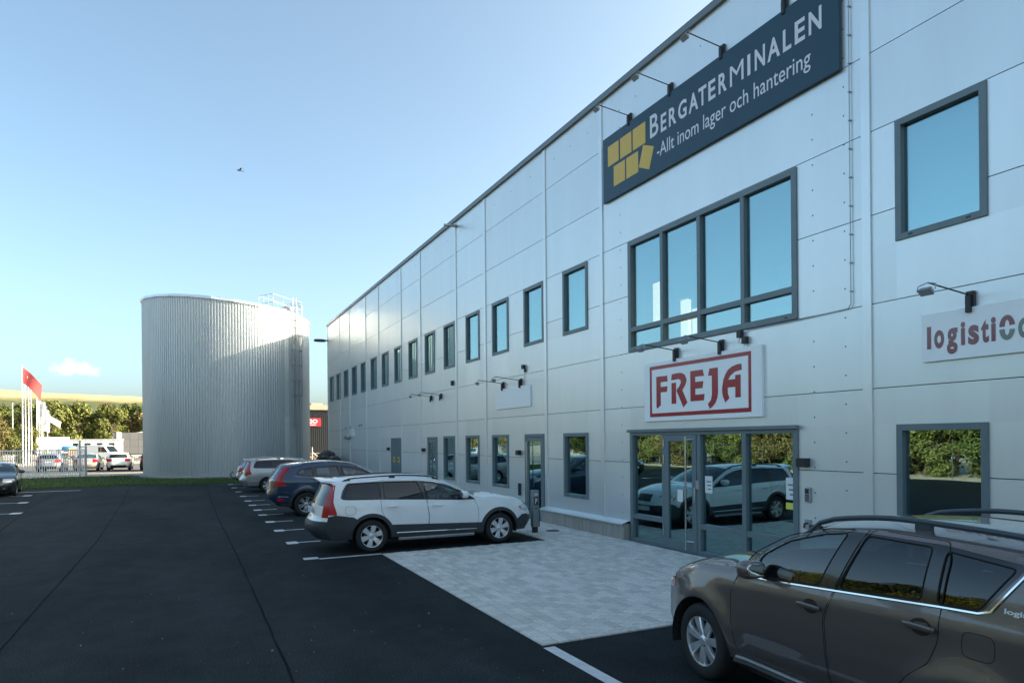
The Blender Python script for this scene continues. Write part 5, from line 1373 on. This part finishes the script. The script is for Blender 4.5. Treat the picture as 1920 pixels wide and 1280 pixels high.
for row, (yb, n, x0, x1) in enumerate(((182, 12, -46, -2), (196, 13, -52, 0), (212, 13, -55, 2), (230, 13, -60, 6), (248, 12, -66, 8))):
    for k in range(n):
        x = x0 + (x1 - x0) * (k + rt.uniform(.15, .85)) / n
        plant('broadleaf_tree', FAR, x, yb + rt.uniform(-6, 6), rt.uniform(.64, .92) * (1 + 0.04 * row), rt.randrange(4), rt.choice((0, 0, 1, 0, 3)), 'broadleaf tree in the dense wood below the hilltop field', 'trees of the wood below the hill', rt.uniform(0, 6.28), z=max(0, hill(x, yb)) * 0.6)
NEAR = tree_set((41, 42, 43), 8.0, 3.0, 0.17, 5200, 0.06)
for k, (x, y, s) in enumerate(((-19.5, 92, .66), (-22.6, 96, .74), (-17.6, 98, .60), (-25.5, 92, .7))):
    plant('shrub', NEAR, x, y, s, k % 3, 3 if k != 2 else 0, ('second shrub from the left behind the flag poles', 'tallest yellow shrub at the left, behind the lone pole', 'greener low shrub just left of the white box truck', 'leftmost yellow shrub, cut by the picture edge')[k], 'shrubs behind the flag poles', k * 1.7, 'shrub')
# hedge of trees along the far side of the lot: the windows and the cars mirror it
for k in range(44):
    y = -14 + 1.85 * k + rt.uniform(-.8, .8); x = -21.5 - rt.uniform(0, 3.5)
    plant('hedge_tree', NEAR, x, y, rt.uniform(.8, 1.1), k % 3, rt.choice((3, 3, 2, 1, 0)), 'sunlit tree across the lot, mirrored in the windows and car doors', 'trees along the far side of the lot', rt.uniform(0, 6.28))
for k in range(34):
    y = -12 + 2.3 * k + rt.uniform(-.8, .8)
    plant('hedge_shrub', NEAR, -19.6 - rt.uniform(0, .8), y, rt.uniform(.42, .62), (k + 1) % 3, rt.choice((3, 0, 1)), 'low sunlit shrub across the lot, mirrored in the entrance glass', 'shrubs along the far side of the lot', rt.uniform(0, 6.28), 'shrub')
wf = tag(empty('mesh_fence', (-18.4, 20, 0)), 'dark wire mesh fence across the lot, mirrored in the entrance glass', 'fence')
M_WIRE = mat('fence_wire', (0.05, 0.06, 0.055), 0.5, 0.4)
pm = MB().cyl((0, 0, 0), (0, 0, 2.1), 0.03, n=8).mesh('post', M_WIRE, True)
for k in range(28):
    o = bpy.data.objects.new('post', pm); COL.objects.link(o); o.parent = wf; o.location = (0, -34 + 2.6 * k, 0)
wm = MB()
for k in range(11): wm.box(-0.003, 0.003, -34, 36.2, 0.1 + 0.19 * k, 0.106 + 0.19 * k)
tag(wm.build('wires', M_WIRE, wf), kind='stuff')

# ---- white picket gate with its posts
gt = tag(empty('picket_gate', (-9.2, 53.8, 0)), 'white steel picket sliding gate beside the grass verge', 'gate')
M_GATE = mat('gate_white', (0.84, 0.83, 0.81), 0.5)
pk = MB().box(-0.022, 0.022, -0.02, 0.02, 0.08, 1.86).mesh('picket', M_GATE)
for k in range(50):
    o = bpy.data.objects.new('picket', pk); COL.objects.link(o); o.parent = gt; o.location = (-3.45 + 0.132 * k, 0, 0)
for z in (0.32, 1.78): MB().box(-3.5, 3.1, -0.035, 0.035, z, z + 0.07).build('rail', M_GATE, gt)
gp = tag(empty('gate_post', (-6.1, 53.9, 0)), 'galvanised gate portal post at the right end of the picket gate', 'post')
for x in (-0.35, 0.0): MB().box(x - 0.05, x + 0.05, -0.05, 0.05, 0, 2.45 if x else 2.2).build('upright', M_GALV, gp)
for k in range(12): MB().box(-0.3, -0.05, -0.02, 0.02, 0.2 + 0.18 * k, 0.23 + 0.18 * k).build('rung', M_GALV, gp)
g2 = tag(empty('gate_pillar', (-11.3, 54.3, 0)), 'broad white gate pillar at the left end of the picket gate', 'post')
MB().box(-0.55, 0.25, -0.15, 0.15, 0, 1.95).build('body', M_GATE, g2); MB().box(-0.6, 0.3, -0.2, 0.2, 1.951, 2.02).build('cap', M_GATE, g2)

# ---- flag poles
M_POLE = mat('pole_white', (0.78, 0.76, 0.73), 0.4)
M_FRED = mat('flag_red', (0.56, 0.085, 0.085), 0.8); M_FWHITE = mat('flag_white', (0.80, 0.79, 0.78), 0.8)
def cloth(mb, ax, az0, az1, L, droop, wave, seed):
    R = random.Random(seed); nu, nv = 12, 8; ph = R.uniform(0, 6)
    V = []
    for j in range(nv + 1):
        for i in range(nu + 1):
            t, s = i / nu, j / nv
            x = ax + L * t * (1 - 0.12 * s); z = az0 + (az1 - az0) * s - droop * t ** 1.3
            y = wave * sin(ph + 5.2 * t + 1.4 * s) * t
            V.append((x, y, z))
    return mb.add(V, [(j * (nu + 1) + i, j * (nu + 1) + i + 1, (j + 1) * (nu + 1) + i + 1, (j + 1) * (nu + 1) + i) for j in range(nv) for i in range(nu)])
def flag_pole(x, y, h, label, flag=None):
    p = tag(empty('flag_pole', (x, y, 0)), label, 'flag pole', 'flag poles beyond the gate')
    MB().cyl((0, 0, -0.05), (0, 0, h), 0.075, 0.04, n=10).build('pole', M_POLE, p, True)
    MB().super((0, 0, h + 0.06), (0.07, 0.07, 0.07), 1, 1, 10, 6).build('finial', M_POLE, p, True)
    if flag == 'red':
        c = MB(); cloth(c, 0.05, h - 0.15, h - 1.7, 1.65, 1.75, 0.3, 4); f = c.build('flag', M_FRED, p, True)
        c = MB(); cloth(c, 0.45, h - 0.75, h - 1.0, 0.8, 0.65, 0.22, 4); c.v = [(a, b - 0.03, z - 0.25) for a, b, z in c.v]; c.build('flag_emblem', M_FWHITE, f, True)
    if flag == 'banner':
        c = MB(); cloth(c, 0.04, h - 0.1, h - 2.6, 0.85, 0.25, 0.1, int(x * 10)); f = c.build('banner', M_FWHITE, p, True)
        for k in range(6): MB().box(0.32, 0.5, -0.075, -0.07, h - 0.75 - 0.26 * k, h - 0.6 - 0.26 * k).build('print', mat('flag_print', (0.15, 0.17, 0.2), 0.8), f)
    if flag == 'small':
        c = MB(); cloth(c, 0.04, h - 0.1, h - 0.9, 1.5, 0.9, 0.15, 8); c.build('flag', M_FWHITE, p, True)
def fpt(px, depth): 
    u = (px - 960) / 1280.0
    return ((0.43078 + u * 0.90246) * depth, (0.90246 - u * 0.43078) * depth)
for px, d, h, l, f in ((42.5, 70, 10.2, 'tallest white flag pole flying a red flag', 'red'), (48, 73, 9.2, 'white flag pole just right of the red flag pole, without a flag', None), (54, 76, 8.6, 'third bare white flag pole right of the red flag', None), (59, 79, 8.4, 'fourth bare white flag pole, nearest the white banners', None),
                       (69.5, 84, 7.7, 'white pole with the leftmost tall white banner', 'banner'), (73.5, 87, 7.4, 'white pole with the second tall white banner', 'banner'), (77, 90, 7.0, 'white pole with the third tall white banner', 'banner'), (80, 93, 6.6, 'white pole with the rightmost, lowest white banner', 'banner'), (89, 90, 6.1, 'short pole right of the banners with a small pale flag', 'small'), (24, 84, 7.2, 'lone white pole left of the red flag before the trees', None)):
    x, y = fpt(px, d); flag_pole(x, y, h, l, f)

# ---- yard beyond the gate
def cabin():
    x, y = fpt(160, 112)
    r = tag(empty('site_cabin', (x, y, 0), radians(-4)), 'long low white site cabin before the wood', 'building')
    MB().box(-5.6, 5.2, -1.4, 1.4, 0.2, 2.75).build('wall', M_WHITE, r); MB().box(-5.75, 5.35, -1.55, 1.55, 2.751, 2.95).build('roof', M_COVER, r); MB().box(-5.5, 5.1, -1.3, 1.3, -0.05, 0.199).build('base', M_BLACK, r)
    for k in range(6):
        w = MB().box(-4.9 + 1.7 * k, -4.1 + 1.7 * k, -1.43, -1.401, 1.3, 2.3).build('window', M_BLACK, r); MB().box(-4.95 + 1.7 * k, -4.05 + 1.7 * k, -1.45, -1.431, 1.22, 1.3).build('sill', M_COVER, w)
cabin()
def grey_block():
    x, y = fpt(248, 136)
    r = tag(empty('grey_building', (x, y, 0), radians(-3)), 'low grey panelled building left behind the round tank', 'building')
    M_GB = mat('grey_cladding_far', (0.17, 0.17, 0.175), 0.7, rand=0.06)
    for i in range(8):
        for j in range(3): MB().box(-3.4 + 1.5 * i, -1.93 + 1.5 * i, 0, 0.3, 0.1 + 1.42 * j, 1.49 + 1.42 * j).build('wall_panel', M_GB, r)
    MB().box(-3.35, 8.5, 0.301, 9, 0, 4.3).build('core', M_CORE, r); MB().box(-2.7, -1.9, -0.12, -0.001, 0, 4.4).build('pilaster', M_WHITE, r)
    MB().add([(0.4, 0.4, 4.301), (8.4, 0.4, 4.301), (8.4, 0.4, 5.6), (0.4, 8.4, 4.301), (8.4, 8.4, 4.301), (8.4, 8.4, 5.6)], [(0, 1, 2), (3, 5, 4), (0, 2, 5, 3), (1, 4, 5, 2)]).build('roof', M_WHITE, r)
    for k in range(2): MB().box(4.2 + .5 * k, 4.55 + .5 * k, -0.03, -0.001, 0.9, 2.3).build('window', M_BLACK, r)
grey_block()
def truck():
    x, y = fpt(87, 92)
    r = tag(empty('box_truck', (x, y, 0), radians(-6)), 'white box truck parked under the white banners', 'truck')
    MB().box(-1.25, 1.25, 0, 6, 0.95, 3.15).build('cargo_box', M_WHITE, r, bevel=0.04); MB().box(-1.1, 1.1, 0.1, 6.0, 0.55, 0.94).build('chassis', M_BLACK, r)
    MB().box(-1.15, 1.15, 6.1, 8.0, 0.6, 2.6).build('cab', M_WHITE, r, bevel=0.12); MB().box(-0.5, 0.3, -0.02, -0.001, 1.0, 1.2).build('plate', mat('sticker_green', (0.55, 0.6, 0.08), 0.6), r)
    for yy in (1.2, 6.8):
        for s in (-1, 1): MB().cyl((s * 0.85, yy, 0.45), (s * 1.15, yy, 0.45), 0.45, n=20).build('wheel', M_RUBBER, r, True)
    for s in (-1, 1): MB().box(s * 1.1 - .12, s * 1.1 + .12, -0.03, -0.001, 0.7, 0.9).build('tail_light', M_TAIL, r)
truck()
def trailer():
    x, y = fpt(122, 92)
    r = tag(empty('trailer', (x, y, 0), radians(80)), 'flat trailer with a bright blue cover at one end', 'trailer')
    MB().box(-1.6, 2.4, -0.9, 0.9, 0.6, 1.0).build('bed', mat('trailer_brown', (0.16, 0.12, 0.09), 0.7), r); 
    for k in range(9): MB().box(-1.55 + .44 * k, -1.2 + .44 * k, -0.93, -0.901, 1.001, 1.75).build('side_board', mat('trailer_board', (0.24, 0.18, 0.13), 0.8), r)
    MB().super((1.4, 0, 1.55), (0.75, 0.8, 0.42), 0.5, 0.4).build('blue_cover', mat('tarp_blue', (0.06, 0.30, 0.58), 0.5), r, True)
    for s in (-1, 1): MB().cyl((0.3, s * 0.75, 0.33), (0.3, s * 0.95, 0.33), 0.33, n=18).build('wheel', M_RUBBER, r, True)
trailer()
def van():
    x, y = fpt(190, 80)
    r = tag(empty('delivery_van', (x, y, 0), radians(-28)), 'white delivery van standing beyond the parked cars', 'van')
    prof = [(-2.4, .35), (2.3, .35), (2.42, .6), (2.35, .95), (1.5, 1.2), (.95, 1.95), (.6, 2.05), (-2.2, 2.05), (-2.4, 1.9)]
    MB().prism(prof, lambda u, v, h: (u, h, v), -0.95, 0.95).build('body', P_WHITE, r, bevel=0.08)
    for s in (-1, 1):
        q = [(1.35, 1.22), (.92, 1.82), (.25, 1.82), (.25, 1.22)]
        MB().prism(q if s < 0 else q[::-1], lambda u, v, h: (u, s * h, v), 0.951, 0.957).build('side_window', M_PRIV, r)
        for ax in (-1.5, 1.5): MB().cyl((ax, s * 0.78, 0.33), (ax, s * 0.975, 0.33), 0.33, n=20).build('wheel', M_RUBBER, r, True)
        MB().box(2.3, 2.43, s * .75 - .14, s * .75 + .14, .75, .92).build('headlight', M_CLEARL, r, bevel=0.02)
    MB().add([(1.54, -.8, 1.24), (1.54, .8, 1.24), (1.02, .75, 1.92), (1.02, -.75, 1.92)], [(0, 1, 2, 3)]).build('windscreen', M_PRIV, r)
van()
YARD = 'cars parked in the sunlit yard beyond the gate'
car('hatchback_car', hatch(), (-5.02, 66.4), radians(90), 'white hatchback seen from behind in the sunlit yard', YARD, P_WHITE, fine=0.1, interior=False)
car('saloon_car', saloon(), (-7.35, 66.9), radians(90), 'pale saloon car seen from behind, half hidden by the gate post', YARD, paint('pearl', (0.5, 0.47, 0.43), 0.3), fine=0.11, interior=False)
car('hatchback_car', hatch(), (-2.55, 65.0), radians(90), 'black car cut by the left edge of the round tank', YARD, P_DARK, fine=0.11, interior=False)
car('hatchback_car', hatch(), (-9.9, 66.8), radians(90), 'silver car standing behind the white picket gate', YARD, P_SILV2, fine=0.11, interior=False)

# ---- gap between tank and warehouse
def cargo():
    r = tag(empty('dark_building', (16, 97, 0)), 'dark ribbed industrial building with a red sign between tank and warehouse', 'building')
    M_DK = mat('dark_sheet', (0.035, 0.038, 0.042), 0.55, 0.2); M_BEI = mat('beige_fascia', (0.42, 0.36, 0.28), 0.7)
    MB().box(-6, 20, 0.1, 20, 0, 6.6).build('core', M_DK, r)
    rb = MB().box(0, 0.12, -0.06, 0.099, 0.1, 5.9).mesh('rib', M_DK)
    for k in range(60):
        o = bpy.data.objects.new('rib', rb); COL.objects.link(o); o.parent = r; o.location = (-6 + 0.27 * k, 0, 0)
    MB().box(-6.3, 20.3, -0.5, 20.3, 6.601, 7.25).build('fascia', M_BEI, r)
    for x in (-3, -0.2, 3.2): MB().box(x, x + 1.6, 1, 3, 7.251, 7.6).build('roof_unit', M_BEI, r)
    s = MB().box(-3.4, 0.9, -0.2, -0.061, 4.35, 5.45).build('red_sign', mat('sign_red_far', (0.62, 0.03, 0.045), 0.4), r)
    mb = MB(); text_on(mb, 'CARGO', -2.55, 0.42, 4.75, 5.3, lambda u, v, h: (u, -0.2 - h, v), 0.01, 0.03); mb.build('lettering', M_LETW, s)
    MB().box(-2.3, 0.2, -0.215, -0.201, 4.5, 4.6).build('underline', M_LETW, s)
cargo()
gb = tag(empty('gabion_wall', (11.5, 69, 0)), 'low brown stone retaining wall in the gap beside the tank', 'wall')
M_STONE = mat('gabion_stone', (0.20, 0.155, 0.11), 0.9, rand=0.3, bump=0.4, bscale=8)
st = MB().super((0, 0, 0), (0.17, 0.12, 0.115), 0.7, 0.7, 8, 5).mesh('stone', M_STONE)
rs = random.Random(8)
for i in range(30):
    for j in range(5):
        o = bpy.data.objects.new('stone', st); COL.objects.link(o); o.parent = gb
        o.location = (-3.2 + 0.31 * i + rs.uniform(-.03, .03) + 0.15 * (j % 2), rs.uniform(-.04, .04), 0.1 + 0.215 * j); o.rotation_euler = (rs.uniform(-.4, .4), rs.uniform(-.4, .4), rs.uniform(-.5, .5))
MB().box(-3.4, 6.2, 0.06, 0.5, 0, 1.1).build('core', M_CONC, gb)
fp = tag(empty('fence_post', (10.05, 62, 0)), 'thin white fence post with a slanting stay beside the tank', 'post')
MB().tube([(0, 0, 0), (0, 0, 1.75)], 0.03, 6).build('upright', M_GATE, fp, True); MB().tube([(0, 0, 1.3), (1.5, 0, 0.1)], 0.025, 6).build('stay', M_GATE, fp, True)
kc = tag(empty('waste_container', (8.0, 43.0, 0)), 'dark open waste container against the far end of the warehouse', 'container')
mb = MB()
for a, b in (((-.62, -.5, -2.2, -1.5), (-.8, -.68, -2.4, -2.3)),): pass
mb.add([(-.5, -1.9, .15), (.5, -1.9, .15), (.5, 1.9, .15), (-.5, 1.9, .15), (-.68, -2.3, 1.05), (.62, -2.3, 1.05), (.62, 2.3, 1.05), (-.68, 2.3, 1.05)], [(0, 1, 2, 3), (0, 4, 5, 1), (1, 5, 6, 2), (2, 6, 7, 3), (3, 7, 4, 0)])
mb.build('hull', mat('container_green', (0.02, 0.035, 0.03), 0.6), kc)
MB().tube([(-.68, -2.3, 1.05), (.62, -2.3, 1.05), (.62, 2.3, 1.05), (-.68, 2.3, 1.05)], 0.05, 6, True).build('rim', MATS['container_green'], kc, True)
for s in (-1, 1): MB().box(-.5, .5, s * 1.2 - .1, s * 1.2 + .1, 0, 0.15).build('skid', M_BLACK, kc)
for k, (x, y, z, a, b, c) in enumerate(((8.0, 44.3, 1.22, .5, .75, .36), (7.9, 43.2, 1.25, .5, .6, .42), (8.15, 42.4, 1.12, .4, .5, .26))):
    bg = MB().super((0, 0, 0), (a, b, c), 0.8, 0.85, 18, 12)
    R = random.Random(k); bg.v = [(p[0] * R.uniform(.88, 1.1), p[1] * R.uniform(.9, 1.08), p[2] * R.uniform(.85, 1.12)) for p in bg.v]
    o = bg.build('refuse_bag', mat('black_sack', (0.012, 0.013, 0.015), 0.28, spec=0.6), None, True, loc=(x, y, z))
    tag(o, ('farthest black refuse sack heaped on the waste container', 'tallest black refuse sack in the middle of the waste container', 'lowest black refuse sack on the near end of the waste container')[k], 'sack', 'sacks on the waste container')

# ---- bird
bx, by = fpt(454, 60)
bd = tag(empty('bird', (bx, by, 2.265 + (827.6 - 319) / 1280 * 60), radians(200)), 'dark bird gliding in the clear sky above the tank', 'bird')
b = MB().super((0, 0, 0), (0.26, 0.06, 0.055), 0.9, 0.9, 12, 8)
b.add([(0.06, 0, 0.02), (-0.1, 0, 0.02), (-0.06, 0.22, 0.12), (-0.16, 0.46, 0.08), (0.0, 0.42, 0.09), (0.08, 0.2, 0.13), (0.02, 0.0, 0.0)], [(0, 1, 2, 5), (5, 2, 3, 4)])
b.add([(0.06, 0, 0.02), (-0.1, 0, 0.02), (-0.06, -0.22, 0.12), (-0.16, -0.46, 0.08), (0.0, -0.42, 0.09), (0.08, -0.2, 0.13)], [(1, 0, 5, 2), (2, 5, 4, 3)])
b.add([(-0.2, -.02, 0), (-0.2, .02, 0), (-0.4, .08, 0.0), (-0.4, -.08, 0.0)], [(0, 1, 2, 3)])
b.build('body', mat('bird_dark', (0.02, 0.02, 0.022), 0.8), bd, True)

# put the base empties of the wall things where the things stand
def recenter(o, loc):
    for c in o.children: c.matrix_parent_inverse = Matrix.Translation(loc).inverted() @ c.matrix_parent_inverse
    o.location = loc
for o, l in ((wh, (WX, 14, 0)), (sg, (WX, 10.2, 7.73)), (fj, (WX, 10.3, 2.62)), (lg, (WX, 4.9, 3.24))): recenter(o, l)
